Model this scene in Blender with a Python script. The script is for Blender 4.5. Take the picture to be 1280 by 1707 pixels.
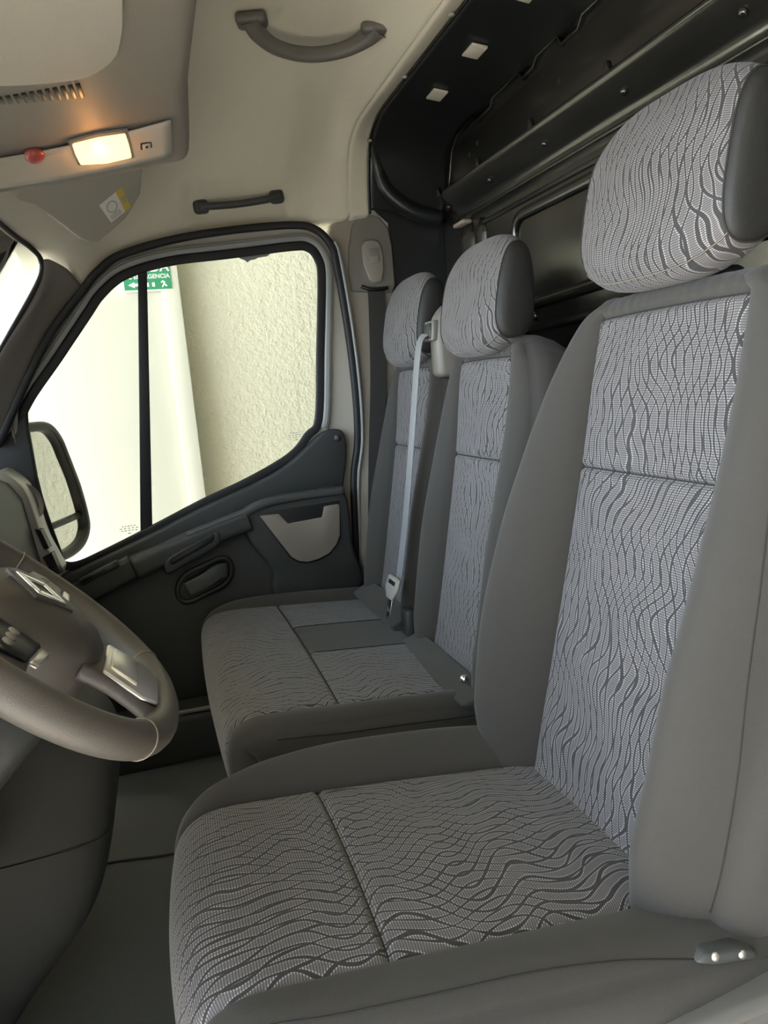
import bpy, bmesh, math, random
import numpy as np
from mathutils import Vector, Matrix
random.seed(4)
PI = math.pi
scene = bpy.context.scene
for o in list(bpy.data.objects):
    bpy.data.objects.remove(o)
COL = scene.collection

# ------------------------------------------------------------------ camera
# cab axes: +X towards the passenger door, +Y towards the windscreen, Z up, floor at 0
cam_d = bpy.data.cameras.new('camera')
cam = bpy.data.objects.new('camera', cam_d)
COL.objects.link(cam)
cam_d.sensor_fit = 'HORIZONTAL'
cam_d.sensor_width = 36.0
cam_d.lens = 36.0 * 1280.0 / 1280.0
cam_d.clip_start = 0.02
right = Vector((-0.2888998, -0.9534900, -0.0859864))
down = Vector((-0.1322272, 0.1286960, -0.9828292))
fwd = Vector((0.9481840, -0.2725694, -0.1632576))
M = Matrix((right, -down, -fwd)).transposed().to_4x4()
M.translation = Vector((-1.55, 0.85, 1.10))
cam.matrix_world = M
scene.camera = cam

# ------------------------------------------------------------------ sky and exposure
vs = scene.view_settings
vs.view_transform = 'Standard'
vs.look = 'None'
vs.exposure = 1.34
vs.gamma = 1.0
vs.use_curve_mapping = False
world = bpy.data.worlds.new('sky')
scene.world = world
world.use_nodes = True
wt = world.node_tree
wt.nodes.clear()
wo = wt.nodes.new('ShaderNodeOutputWorld')
bg = wt.nodes.new('ShaderNodeBackground')
tc = wt.nodes.new('ShaderNodeTexCoord')
sx = wt.nodes.new('ShaderNodeSeparateXYZ')
rp = wt.nodes.new('ShaderNodeValToRGB')
rp.color_ramp.elements[0].position = 0.0
rp.color_ramp.elements[0].color = (0.86, 0.92, 1.0, 1)
rp.color_ramp.elements[1].position = 0.7
rp.color_ramp.elements[1].color = (0.45, 0.66, 1.0, 1)
wt.links.new(tc.outputs['Generated'], sx.inputs[0])
wt.links.new(sx.outputs['Z'], rp.inputs[0])
wt.links.new(rp.outputs[0], bg.inputs[0])
bg.inputs[1].default_value = 3.0
wt.links.new(bg.outputs[0], wo.inputs[0])


sun_d = bpy.data.lights.new('sun', 'SUN')
sun_d.energy = 9.0
sun_d.angle = math.radians(1)
sun_d.color = (1.0, 0.93, 0.82)
sun = bpy.data.objects.new('sun', sun_d)
COL.objects.link(sun)
sun.rotation_euler = Vector((0.50, -0.52, -0.69)).to_track_quat('-Z', 'Y').to_euler()


# ------------------------------------------------------------------ material helpers
class NT:
    def __init__(s, name):
        s.m = bpy.data.materials.new(name)
        s.m.use_nodes = True
        s.t = s.m.node_tree
        s.b = s.t.nodes['Principled BSDF']

    def n(s, typ, **k):
        x = s.t.nodes.new(typ)
        for a, v in k.items():
            setattr(x, a, v)
        return x

    def put(s, sock, v):
        if isinstance(v, (int, float)):
            sock.default_value = v
        elif isinstance(v, tuple):
            sock.default_value = v if len(v) == len(sock.default_value) else v + (1.0,)
        else:
            s.t.links.new(v, sock)

    def math(s, op, a, b=0.0, c=0.0, clamp=False):
        x = s.n('ShaderNodeMath', operation=op, use_clamp=clamp)
        s.put(x.inputs[0], a)
        s.put(x.inputs[1], b)
        s.put(x.inputs[2], c)
        return x.outputs[0]

    def vec(s, x, y, z=0.0):
        v = s.n('ShaderNodeCombineXYZ')
        for i, q in enumerate((x, y, z)):
            s.put(v.inputs[i], q)
        return v.outputs[0]

    def noise(s, vec, scale=1.0, detail=2.0, rough=0.5):
        x = s.n('ShaderNodeTexNoise')
        s.put(x.inputs['Vector'], vec)
        x.inputs['Scale'].default_value = scale
        x.inputs['Detail'].default_value = detail
        x.inputs['Roughness'].default_value = rough
        return x.outputs['Fac']

    def mix(s, f, a, b):
        x = s.n('ShaderNodeMix', data_type='RGBA')
        s.put(x.inputs[0], f)
        s.put(x.inputs[6], a)
        s.put(x.inputs[7], b)
        return x.outputs[2]

    def rng(s, v, a, b, c=0.0, d=1.0):
        x = s.n('ShaderNodeMapRange')
        s.put(x.inputs[0], v)
        for i, q in enumerate((a, b, c, d)):
            x.inputs[i + 1].default_value = q
        return x.outputs[0]

    def bump(s, h, dist=0.001, strength=1.0):
        x = s.n('ShaderNodeBump')
        s.put(x.inputs['Height'], h)
        x.inputs['Distance'].default_value = dist
        x.inputs['Strength'].default_value = strength
        s.t.links.new(x.outputs[0], s.b.inputs['Normal'])


def plain(name, col, rough=0.6, metal=0.0, grain=0.0, gscale=400.0, var=0.0, vscale=6.0, spec=0.5, sheen=0.0, coat=0.0, wave=0.0):
    t = NT(name)
    b = t.b
    b.inputs['Roughness'].default_value = rough
    b.inputs['Metallic'].default_value = metal
    b.inputs['Specular IOR Level'].default_value = spec
    b.inputs['Sheen Weight'].default_value = sheen
    b.inputs['Coat Weight'].default_value = coat
    co = t.n('ShaderNodeTexCoord').outputs['Object']
    if var:
        f = t.noise(co, vscale, 4.0, 0.6)
        lo = tuple(c * (1 - var) for c in col)
        hi = tuple(min(1, c * (1 + var)) for c in col)
        t.put(b.inputs['Base Color'], t.mix(f, lo, hi))
    else:
        b.inputs['Base Color'].default_value = col + (1,)
    if grain or wave:
        h = t.noise(co, gscale, 2.0)
        if wave:
            h = t.math('ADD', t.math('MULTIPLY', h, grain * 1000), t.math('MULTIPLY', t.noise(co, 7.0, 2.0), wave * 1000))
            t.bump(h, 0.001)
        else:
            t.bump(h, grain)
    return t.m


def pattern_fabric():
    t = NT('leaf_pattern_fabric')
    uv = t.n('ShaderNodeUVMap').outputs[0]
    sp = t.n('ShaderNodeSeparateXYZ')
    t.put(sp.inputs[0], uv)
    u, v = sp.outputs[0], sp.outputs[1]

    def fam(off, per, amp, su, sv):
        nz = t.noise(t.vec(t.math('MULTIPLY_ADD', u, su, off), t.math('MULTIPLY_ADD', v, sv, off * 1.7), off), 1.0, 0.6, 0.35)
        w = t.math('MULTIPLY_ADD', t.math('SUBTRACT', nz, 0.5), amp, u)
        f = t.math('FRACT', t.math('ADD', t.math('DIVIDE', w, per), off))
        return t.math('MULTIPLY', t.math('ABSOLUTE', t.math('SUBTRACT', f, 0.5)), 2 * per / 2)   # metres from a line centre
    a = fam(3.1, 0.0190, 0.150, 5.0, 9.5)
    b = fam(11.7, 0.0215, 0.150, 4.6, 9.0)
    d = t.math('MINIMUM', a, b)
    wn = t.math('MULTIPLY_ADD', t.noise(t.vec(t.math('MULTIPLY', u, 30.0), t.math('MULTIPLY', v, 18.0), 4.0), 1.0, 1.0), 0.0026, 0.0005)
    dd = t.math('SUBTRACT', d, wn)                      # >0 inside a leaf
    leaf = t.rng(dd, 0.0, 0.0005)
    rim = t.math('MULTIPLY', leaf, t.rng(dd, 0.0009, 0.0019, 1.0, 0.0))
    rib = t.rng(t.math('SINE', t.math('MULTIPLY', v, 2 * PI / 0.0034)), -0.5, 0.6)
    body = t.mix(rib, (0.074, 0.067, 0.066), (0.165, 0.152, 0.151))
    body = t.mix(t.math('MULTIPLY', rim, rib), body, (0.47, 0.45, 0.445))
    colr = t.mix(leaf, (0.028, 0.026, 0.025), body)
    t.put(t.b.inputs['Base Color'], colr)
    t.b.inputs['Roughness'].default_value = 0.75
    t.b.inputs['Sheen Weight'].default_value = 0.12
    t.b.inputs['Sheen Roughness'].default_value = 0.5
    h = t.math('ADD', t.math('MULTIPLY', leaf, 0.6), t.math('MULTIPLY', rib, 0.25))
    t.bump(h, 0.0006, 0.7)
    return t.m


def glass_mat(name, tint=(1, 1, 1), rough=0.0, ior=1.45):
    m = bpy.data.materials.new(name)
    m.use_nodes = True
    t = m.node_tree
    t.nodes.clear()
    o = t.nodes.new('ShaderNodeOutputMaterial')
    mx = t.nodes.new('ShaderNodeMixShader')
    tr = t.nodes.new('ShaderNodeBsdfTransparent')
    gl = t.nodes.new('ShaderNodeBsdfGlossy')
    fr = t.nodes.new('ShaderNodeFresnel')
    fr.inputs[0].default_value = ior
    tr.inputs[0].default_value = tint + (1,)
    gl.inputs['Roughness'].default_value = rough
    t.links.new(fr.outputs[0], mx.inputs[0])
    t.links.new(tr.outputs[0], mx.inputs[1])
    t.links.new(gl.outputs[0], mx.inputs[2])
    t.links.new(mx.outputs[0], o.inputs[0])
    return m


def emit_mat(name, col, strength):
    t = NT(name)
    t.b.inputs['Base Color'].default_value = col + (1,)
    t.b.inputs['Emission Color'].default_value = col + (1,)
    t.b.inputs['Emission Strength'].default_value = strength
    t.b.inputs['Roughness'].default_value = 0.3
    return t.m


MAT = {}
MAT['pattern'] = pattern_fabric()
MAT['fabric'] = plain('charcoal_seat_fabric', (0.042, 0.038, 0.032), 0.85, grain=0.0005, gscale=900, var=0.10, vscale=500, sheen=0.12)
MAT['fabric_side'] = plain('black_headrest_side_fabric', (0.016, 0.0155, 0.014), 0.55, grain=0.0003, gscale=900)
MAT['thread'] = plain('dark_seam_thread', (0.018, 0.017, 0.016), 0.8)
MAT['headliner'] = plain('beige_headliner', (0.73, 0.675, 0.545), 0.9, grain=0.0004, gscale=700, var=0.05, vscale=300)
MAT['console'] = plain('grey_console_plastic', (0.255, 0.225, 0.195), 0.55, grain=0.0003, gscale=900, var=0.04, vscale=400)
MAT['console_panel'] = plain('beige_console_panel', (0.58, 0.535, 0.45), 0.8, grain=0.0004, gscale=700, var=0.05, vscale=300)
MAT['console_strip'] = plain('light_lamp_surround', (0.50, 0.455, 0.38), 0.5, grain=0.0002, gscale=900)
MAT['visor'] = plain('visor_vinyl', (0.42, 0.385, 0.315), 0.8, grain=0.0005, gscale=600)
MAT['black_paint'] = plain('black_bulkhead_paint', (0.125, 0.12, 0.108), 0.22, metal=0.88, wave=0.0012)
MAT['dark_roof'] = plain('dark_roof_paint', (0.016, 0.018, 0.018), 0.33, grain=0.0001, gscale=300)
MAT['cream'] = plain('cream_body_paint', (0.60, 0.56, 0.46), 0.4)
MAT['trim_beige'] = plain('beige_pillar_plastic', (0.36, 0.325, 0.27), 0.65, grain=0.0002, gscale=900)
MAT['trim_grey'] = plain('grey_pillar_plastic', (0.22, 0.205, 0.18), 0.6, grain=0.0003, gscale=900)
MAT['tower_grey'] = plain('belt_tower_plastic', (0.19, 0.175, 0.15), 0.45)
MAT['handle_grey'] = plain('grey_handle_plastic', (0.135, 0.125, 0.110), 0.5, grain=0.0002, gscale=900)
MAT['bracket'] = plain('primer_bracket', (0.42, 0.33, 0.27), 0.4)
MAT['anchor_grey'] = plain('anchor_plastic', (0.30, 0.275, 0.235), 0.5)
MAT['plastic'] = plain('charcoal_plastic', (0.036, 0.037, 0.036), 0.5, grain=0.0004, gscale=1100, var=0.08, vscale=400)
MAT['plastic_low'] = plain('dark_grey_lower_plastic', (0.022, 0.022, 0.0195), 0.7, grain=0.0004, gscale=1000, var=0.06, vscale=300)
MAT['plastic_top'] = plain('charcoal_ledge_plastic', (0.060, 0.062, 0.060), 0.42, grain=0.0003, gscale=1100)
MAT['black'] = plain('black_plastic', (0.012, 0.012, 0.012), 0.35)
MAT['rubber'] = plain('black_rubber', (0.015, 0.015, 0.016), 0.55)
MAT['frame_grey'] = plain('grey_window_lip', (0.33, 0.34, 0.33), 0.28)
MAT['door_metal'] = plain('door_paint', (0.50, 0.47, 0.40), 0.35)
MAT['pocket'] = plain('taupe_pocket_plastic', (0.235, 0.200, 0.160), 0.6, grain=0.0003, gscale=900)
MAT['leather'] = plain('taupe_wheel_leather', (0.095, 0.082, 0.070), 0.42, grain=0.0004, gscale=700, var=0.06, vscale=90)
MAT['hub'] = plain('wheel_hub_plastic', (0.062, 0.054, 0.047), 0.5, grain=0.0003, gscale=900)
MAT['chrome'] = plain('chrome', (0.85, 0.83, 0.80), 0.16, metal=1.0)
MAT['satin'] = plain('satin_silver', (0.78, 0.74, 0.69), 0.32, metal=0.85)
MAT['silver'] = plain('silver_vent_plastic', (0.36, 0.35, 0.31), 0.4, metal=0.3)
MAT['shield'] = plain('grey_seat_shield', (0.13, 0.125, 0.115), 0.35)
MAT['floor'] = plain('grey_cab_carpet', (0.115, 0.122, 0.116), 0.95, grain=0.0015, gscale=500, var=0.22, vscale=250)
MAT['webbing'] = plain('belt_webbing', (0.13, 0.145, 0.16), 0.38, spec=0.9, sheen=0.5)
MAT['webbing_dark'] = plain('dark_belt_webbing', (0.035, 0.032, 0.030), 0.6, sheen=0.1)
MAT['white'] = plain('white_print', (0.85, 0.85, 0.82), 0.5)
MAT['green'] = plain('green_sign', (0.02, 0.24, 0.10), 0.45)
MAT['sticker'] = plain('sticker_paper', (0.78, 0.76, 0.70), 0.5)
MAT['sticker_yellow'] = plain('sticker_yellow', (0.62, 0.45, 0.08), 0.5)
MAT['sticker_ink'] = plain('sticker_ink', (0.40, 0.38, 0.34), 0.6)
MAT['etch'] = plain('glass_etching', (0.36, 0.34, 0.27), 0.8)
MAT['wall_smooth'] = plain('smooth_cream_wall', (0.62, 0.61, 0.52), 0.9, var=0.02, vscale=2.0)
MAT['wall_dim'] = plain('grey_concrete_wall', (0.16, 0.155, 0.145), 0.9, var=0.1, vscale=2.0)
MAT['ground'] = plain('pale_concrete', (0.66, 0.61, 0.51), 0.9, grain=0.001, gscale=40, var=0.15, vscale=3.0)
MAT['mirror'] = plain('mirror_glass', (0.9, 0.9, 0.88), 0.02, metal=1.0)
MAT['red'] = plain('red_lens', (0.42, 0.085, 0.075), 0.3)
MAT['lamp'] = emit_mat('lit_lamp_lens', (1.0, 0.60, 0.20), 1.3)
MAT['glass'] = glass_mat('side_glass', (0.93, 0.96, 0.92))
MAT['windscreen'] = glass_mat('windscreen_glass', (0.90, 0.95, 0.92), ior=1.22)


def stucco():
    t = NT('stucco_wall')
    co = t.n('ShaderNodeTexCoord').outputs['Object']
    f = t.noise(co, 2.0, 3.0)
    t.put(t.b.inputs['Base Color'], t.mix(f, (0.72, 0.695, 0.55), (0.77, 0.745, 0.60)))
    t.b.inputs['Roughness'].default_value = 0.95
    h = t.math('ADD', t.noise(co, 30.0, 3.0), t.math('MULTIPLY', t.noise(co, 90.0, 2.0), 0.4))
    t.bump(h, 0.012, 0.8)
    return t.m


MAT['stucco'] = stucco()


# ------------------------------------------------------------------ mesh helpers
def link(name, me, mat, parent=None, **props):
    o = bpy.data.objects.new(name, me)
    COL.objects.link(o)
    if mat is not None:
        me.materials.append(MAT[mat] if isinstance(mat, str) else mat)
    if parent is not None:
        o.parent = parent
    for k, v in props.items():
        o[k] = v
    return o


def mk(name, verts, faces, mat, parent=None, uvs=None, smooth=True, **props):
    me = bpy.data.meshes.new(name)
    me.from_pydata([tuple(v) for v in verts], [], faces)
    if uvs is not None:
        ul = me.uv_layers.new(name='UVMap')
        for lp in me.loops:
            ul.data[lp.index].uv = uvs[lp.vertex_index]
    if smooth:
        me.polygons.foreach_set('use_smooth', [True] * len(me.polygons))
    me.update()
    return link(name, me, mat, parent, **props)


def thing(name, label, cat, loc=(0, 0, 0), group=None):
    o = bpy.data.objects.new(name, None)
    COL.objects.link(o)
    o.empty_display_size = 0.05
    o['label'] = label
    o['category'] = cat
    if group:
        o['group'] = group
    return o


def struct(o, label=None):
    o['kind'] = 'structure'
    if label:
        o['label'] = label
    return o


def bev(o, w, seg=2, ang=35):
    m = o.modifiers.new('bevel', 'BEVEL')
    m.width = w
    m.segments = seg
    m.limit_method = 'ANGLE'
    m.angle_limit = math.radians(ang)
    m.harden_normals = False
    return o


def sub(o, lv=1):
    m = o.modifiers.new('subdivision', 'SUBSURF')
    m.levels = lv
    m.render_levels = lv
    return o


def box(name, lo, hi, mat, parent=None, bevel=0.0, seg=2, **props):
    (x0, y0, z0), (x1, y1, z1) = lo, hi
    v = [(x, y, z) for z in (z0, z1) for y in (y0, y1) for x in (x0, x1)]
    f = [(0, 2, 3, 1), (4, 5, 7, 6), (0, 1, 5, 4), (2, 6, 7, 3), (0, 4, 6, 2), (1, 3, 7, 5)]
    o = mk(name, v, f, mat, parent, smooth=bevel > 0, **props)
    if bevel:
        bev(o, bevel, seg)
    return o


def obox(name, c, axes, half, mat, parent=None, bevel=0.0, seg=2, **props):
    c = Vector(c)
    ax = [Vector(a).normalized() for a in axes]
    v = []
    for k in (-1, 1):
        for j in (-1, 1):
            for i in (-1, 1):
                v.append(c + ax[0] * (i * half[0]) + ax[1] * (j * half[1]) + ax[2] * (k * half[2]))
    f = [(0, 2, 3, 1), (4, 5, 7, 6), (0, 1, 5, 4), (2, 6, 7, 3), (0, 4, 6, 2), (1, 3, 7, 5)]
    o = mk(name, v, f, mat, parent, smooth=bevel > 0, **props)
    if bevel:
        bev(o, bevel, seg)
    return o


def prism(name, pts, vec, mat, parent=None, bevel=0.0, seg=2, **props):
    """pts: planar 3-D outline; vec: extrusion"""
    vec = Vector(vec)
    n = len(pts)
    v = [Vector(p) for p in pts] + [Vector(p) + vec for p in pts]
    f = [tuple(range(n))[::-1], tuple(range(n, 2 * n))] + [(i, (i + 1) % n, n + (i + 1) % n, n + i) for i in range(n)]
    o = mk(name, v, f, mat, parent, smooth=bevel > 0, **props)
    bm = bmesh.new()
    bm.from_mesh(o.data)
    bmesh.ops.recalc_face_normals(bm, faces=bm.faces)
    bm.to_mesh(o.data)
    bm.free()
    if bevel:
        bev(o, bevel, seg)
    return o


def catmull(pts, n=8, closed=False):
    P = [Vector(p) for p in pts]
    out = []
    m = len(P)
    for i in range(m if closed else m - 1):
        if closed:
            a, b, c, d = P[i - 1], P[i], P[(i + 1) % m], P[(i + 2) % m]
        else:
            a, b, c, d = P[max(i - 1, 0)], P[i], P[i + 1], P[min(i + 2, m - 1)]
        for k in range(n):
            t = k / n
            out.append(0.5 * ((2 * b) + (c - a) * t + (2 * a - 5 * b + 4 * c - d) * t * t + (3 * b - a - 3 * c + d) * t ** 3))
    if not closed:
        out.append(P[-1])
    return out


def sweep(name, path, prof, ref, mat, parent=None, closed=False, caps=True, smooth=True, scale=None, raw=False, **props):
    """prof: closed 2-D loop; first axis along path x ref, second along ref"""
    P = [Vector(p) for p in path]
    n = len(P)
    k = len(prof)
    ref = Vector(ref)
    verts, faces = [], []
    for i in range(n):
        t = (P[(i + 1) % n] - P[i - 1]) if closed else (P[min(i + 1, n - 1)] - P[max(i - 1, 0)])
        t.normalize()
        r = ref - t * ref.dot(t)
        if r.length < 1e-6:
            r = Vector((0, 0, 1)) - t * t.z
        r.normalize()
        s = t.cross(r)
        q = scale(i / (n - 1)) if scale else 1.0
        for (a, b) in prof:
            verts.append(P[i] + s * (a * q) + r * (b * q))
    for i in range(n if closed else n - 1):
        j = (i + 1) % n
        for m in range(k):
            m2 = (m + 1) % k
            faces.append((i * k + m, i * k + m2, j * k + m2, j * k + m))
    if caps and not closed:
        faces.append(tuple(range(k))[::-1])
        faces.append(tuple((n - 1) * k + m for m in range(k)))
    if raw:
        return verts, faces
    return mk(name, verts, faces, mat, parent, smooth=smooth, **props)


def circ(r, n=10, ry=None):
    ry = r if ry is None else ry
    return [(r * math.cos(2 * PI * i / n), ry * math.sin(2 * PI * i / n)) for i in range(n)]


def rrect(w, h, r, n=4):
    out = []
    for cx, cy, a0 in ((w - r, h - r, 0), (-w + r, h - r, 90), (-w + r, -h + r, 180), (w - r, -h + r, 270)):
        for i in range(n + 1):
            a = math.radians(a0 + 90 * i / n)
            out.append((cx + r * math.cos(a), cy + r * math.sin(a)))
    return out


def tube(name, path, r, mat, parent=None, n=10, closed=False, ref=(0.13, 0.21, 0.97), **props):
    return sweep(name, path, circ(r, n), ref, mat, parent, closed=closed, **props)


def lathe(name, c, axis, prof, mat, parent=None, n=28, **props):
    """prof: list of (radius, height along axis)"""
    ax = Vector(axis).normalized()
    a = ax.orthogonal().normalized()
    b = ax.cross(a)
    c = Vector(c)
    verts, faces = [], []
    for (r, h) in prof:
        for i in range(n):
            t = 2 * PI * i / n
            verts.append(c + ax * h + (a * math.cos(t) + b * math.sin(t)) * r)
    for j in range(len(prof) - 1):
        for i in range(n):
            k = (i + 1) % n
            faces.append((j * n + i, j * n + k, (j + 1) * n + k, (j + 1) * n + i))
    faces.append(tuple(range(n))[::-1])
    faces.append(tuple((len(prof) - 1) * n + i for i in range(n)))
    return mk(name, verts, faces, mat, parent, **props)


def grid(name, rows, mat, parent=None, uvs=None, closed_u=False, thick=0.0, **props):
    R, Cn = len(rows), len(rows[0])
    verts = [p for r in rows for p in r]
    faces = []
    for i in range(R - 1):
        for j in range(Cn if closed_u else Cn - 1):
            k = (j + 1) % Cn
            faces.append((i * Cn + j, i * Cn + k, (i + 1) * Cn + k, (i + 1) * Cn + j))
    o = mk(name, verts, faces, mat, parent, uvs=[q for r in uvs for q in r] if uvs else None, **props)
    if thick:
        m = o.modifiers.new('solid', 'SOLIDIFY')
        m.thickness = abs(thick)
        m.offset = 1.0 if thick > 0 else -1.0
    return o


def pchip(xs, ys):
    xs = np.array(xs, float)
    ys = np.array(ys, float)
    h = np.diff(xs)
    d = np.diff(ys) / h
    m = np.zeros_like(ys)
    m[0], m[-1] = d[0], d[-1]
    for i in range(1, len(xs) - 1):
        if d[i - 1] * d[i] > 0:
            w1, w2 = 2 * h[i] + h[i - 1], h[i] + 2 * h[i - 1]
            m[i] = (w1 + w2) / (w1 / d[i - 1] + w2 / d[i])

    def f(x):
        x = min(max(x, xs[0]), xs[-1])
        i = min(int(np.searchsorted(xs, x, 'right')) - 1, len(xs) - 2)
        t = (x - xs[i]) / h[i]
        return float(ys[i] * (2 * t ** 3 - 3 * t * t + 1) + h[i] * m[i] * (t ** 3 - 2 * t * t + t)
                     + ys[i + 1] * (-2 * t ** 3 + 3 * t * t) + h[i] * m[i + 1] * (t ** 3 - t * t))
    return f


def interp(tab):
    return pchip([a for a, b in tab], [b for a, b in tab])


def smoothstep(a, b, x):
    t = min(max((x - a) / (b - a), 0), 1)
    return t * t * (3 - 2 * t)


# ------------------------------------------------------------------ surroundings
struct(grid('ground', [[(-14, y, -0.75), (14, y, -0.75)] for y in (-14, 14)], 'ground', smooth=False), 'pale concrete ground outside the van')
wr = struct(box('wall_right', (2.32, -8, -0.75), (2.55, 3.4, 3.6), 'stucco'), 'cream stucco wall outside the passenger window')
box('pilaster', (2.20, 0.650, -0.75), (2.321, 2.9, 3.6), 'wall_smooth', wr, bevel=0.006)
box('pilaster_edge', (2.165, 0.652, -0.75), (2.199, 0.735, 3.6), 'wall_smooth', wr, bevel=0.004)

# added to hold back sky light: dim walls and the canopy open in front
struct(box('unseen_canopy', (-6.5, -9, 2.95), (2.55, 3.4, 3.15), 'wall_smooth'), 'unseen flat roof over the parking bay, added to hold back sky light')
struct(box('unseen_wall_far', (-6.5, -9, -0.75), (-6.3, 3.4, 2.95), 'wall_dim'), 'unseen grey wall on the far side of the parking bay, added to dim the driver side')
struct(box('unseen_wall_back', (-6.5, -9.2, -0.75), (2.55, -9.0, 2.95), 'wall_dim'), 'unseen grey wall at the back of the parking bay, added to keep the light dim')

sgn = thing('exit_sign', 'green emergency exit sign reading SALIDA DE EMERGENCIA on the outside wall', 'sign', (2.19, 0.79, 1.66))
XS = 2.160


def syz(a, b):          # sign plane, a to the right in view (towards the rear), b up, metres from the centre
    return (0.789 - a, 1.672 + b)


SW, SH = 0.103, 0.062
box('sign_edge', (XS + .004, 0.789 - SW - .004, 1.672 - SH - .004), (XS + .034, 0.789 + SW + .004, 1.672 + SH + .004), 'white', sgn, bevel=0.001)
box('sign_plate', (XS, 0.789 - SW, 1.672 - SH), (XS + .006, 0.789 + SW, 1.672 + SH), 'green', sgn)


def text(name, body, size, a, b, mat, parent, x):
    cu = bpy.data.curves.new(name, 'FONT')
    cu.body = body
    cu.size = size
    cu.align_x = 'CENTER'
    cu.align_y = 'CENTER'
    cu.extrude = 0.0006
    cu.offset = 0.0012 if size > .03 else 0.0004
    o = bpy.data.objects.new('tmp', cu)
    COL.objects.link(o)
    dg = bpy.context.evaluated_depsgraph_get()
    me = bpy.data.meshes.new_from_object(o.evaluated_get(dg))
    bpy.data.objects.remove(o)
    y, z = syz(a, b)
    # local x -> -Y, local y -> +Z, faces -X
    me.transform(Matrix(((0, 0, -1, x), (-1, 0, 0, y), (0, 1, 0, z), (0, 0, 0, 1))))
    me.materials.clear()
    return link(name, me, mat, parent)


text('lettering', 'SALIDA', 0.060, 0, 0.034, 'white', sgn, XS - .001)
text('lettering', 'DE EMERGENCIA', 0.026, 0, -0.006, 'white', sgn, XS - .001)
ar = [(-.085, -.040), (-.058, -.027), (-.058, -.034), (-.026, -.034), (-.026, -.046), (-.058, -.046), (-.058, -.053)]
prism('arrow', [(XS - .001,) + syz(*p) for p in ar], (0.0015, 0, 0), 'white', sgn)
for w0, w1 in ((-.012, .004), (.018, .030)):
    prism('pictogram', [(XS - .001,) + syz(*p) for p in ((w0, -.050), (w1, -.050), (w1, -.032), (w0, -.032))], (0.0015, 0, 0), 'white', sgn)
prism('pictogram', [(XS - .001,) + syz(*p) for p in ((.058, -.054), (.064, -.054), (.070, -.044), (.078, -.052), (.084, -.049), (.074, -.038), (.076, -.031), (.066, -.024), (.056, -.031), (.058, -.035), (.066, -.032), (.067, -.038))], (0.0015, 0, 0), 'white', sgn)

# ------------------------------------------------------------------ cab shell
fl = struct(grid('floor', [[(-0.93, y, 0), (0.93, y, 0)] for y in (-0.13, 1.6)], 'floor', smooth=False, thick=-0.02), 'dark grey carpeted cab floor')
sweep('floor_seam', catmull([(.285, .70, 0.002), (.292, .94, 0.002), (.322, 1.10, 0.002), (.34, 1.4, 0.002)], 8),
      [(-.004, 0), (.004, 0), (.003, .0025), (-.003, .0025)], (0, 0, 1), 'thread', fl)
struct(box('wall_front', (-0.93, 1.56, -0.02), (0.93, 1.60, 0.93), 'plastic'), 'dark firewall panel ahead of the footwell')
struct(box('wall_left', (-0.95, -0.16, 0.0), (-0.90, 0.06, 1.75), 'trim_beige', bevel=0.01), 'body pillar behind the driver door opening')

# headliner
zr_f = interp([(.13, 1.857), (.190, 1.832), (.212, 1.846), (.25, 1.884), (.33, 1.910), (.6, 1.92), (.75, 1.88), (.9, 1.78), (1.0, 1.69), (1.1, 1.605), (1.16, 1.565)])
zs_f = interp([(.13, 1.62), (.25, 1.612), (.372, 1.600), (.549, 1.590), (.721, 1.570), (.873, 1.533), (.95, 1.475), (.99, 1.445), (1.05, 1.465), (1.10, 1.49), (1.16, 1.50)])
FX = np.array([0, .25, .42, .52, .60, .68, .75, .805, .84, .862, .870])
FZ = np.array([1, .995, .97, .905, .81, .67, .49, .30, .15, .05, 0])
RX = np.array([0, .25, .45, .58, .65, .71, .755, .785, .806, .820, .828])
RZ = np.array([1, 1, 1, 1, .985, .93, .83, .68, .47, .22, 0])
ff = pchip(np.arange(11), FX), pchip(np.arange(11), FZ), pchip(np.arange(11), RX), pchip(np.arange(11), RZ)
rows = []
ys = sorted(set([.13, .14, .15, .16, .17, .18, .184, .187, .193, .196, .199] + [round(.19 + .015 * i, 4) for i in range(65)]))
for y in ys:
    k = smoothstep(.18, .42, y)
    zr, zs = zr_f(y), zs_f(y)
    line = []
    for j in range(61):
        q = j / 6
        x = (1 - k) * ff[2](q) + k * ff[0](q)
        z = zs + (zr - zs) * ((1 - k) * ff[3](q) + k * ff[1](q))
        # moulded recess round the small handle above the door
        rec = smoothstep(.36, .39, y) * (1 - smoothstep(.66, .69, y)) * smoothstep(1.595, 1.615, z) * (1 - smoothstep(1.69, 1.715, z))
        gr = math.exp(-((y - .192) / .004) ** 2) * .006
        line.append(Vector((x + .016 * rec, y, z + gr)))
    line.append(line[-1] + Vector((.012, 0, -.006)))
    line.append(Vector((.955, y, line[-1].z - .004)))
    left = [Vector((-p.x, p.y, p.z)) for p in line[:0:-1]]
    rows.append(left + line)
ceil = struct(grid('ceiling', rows, 'headliner', thick=0.012), 'beige fabric headliner with a moulded rear edge')
for (x, y, z) in ((.058, .149, 1.845), (.391, .140, 1.850), (.735, .138, 1.806)):
    lathe('screw', (x, y, z + .001), (0, .1, -1), [(.0001, 0), (.007, 0), (.007, .004), (.004, .006), (.0001, .006)], 'trim_beige', ceil, n=12)

# black roof gap panel between headliner and bulkhead, with side returns
bulk = struct(box('wall_rear', (-0.93, -0.16, 0.0), (0.93, -0.12, 1.90), 'black_paint'), 'glossy black pressed steel bulkhead behind the seats')


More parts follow.
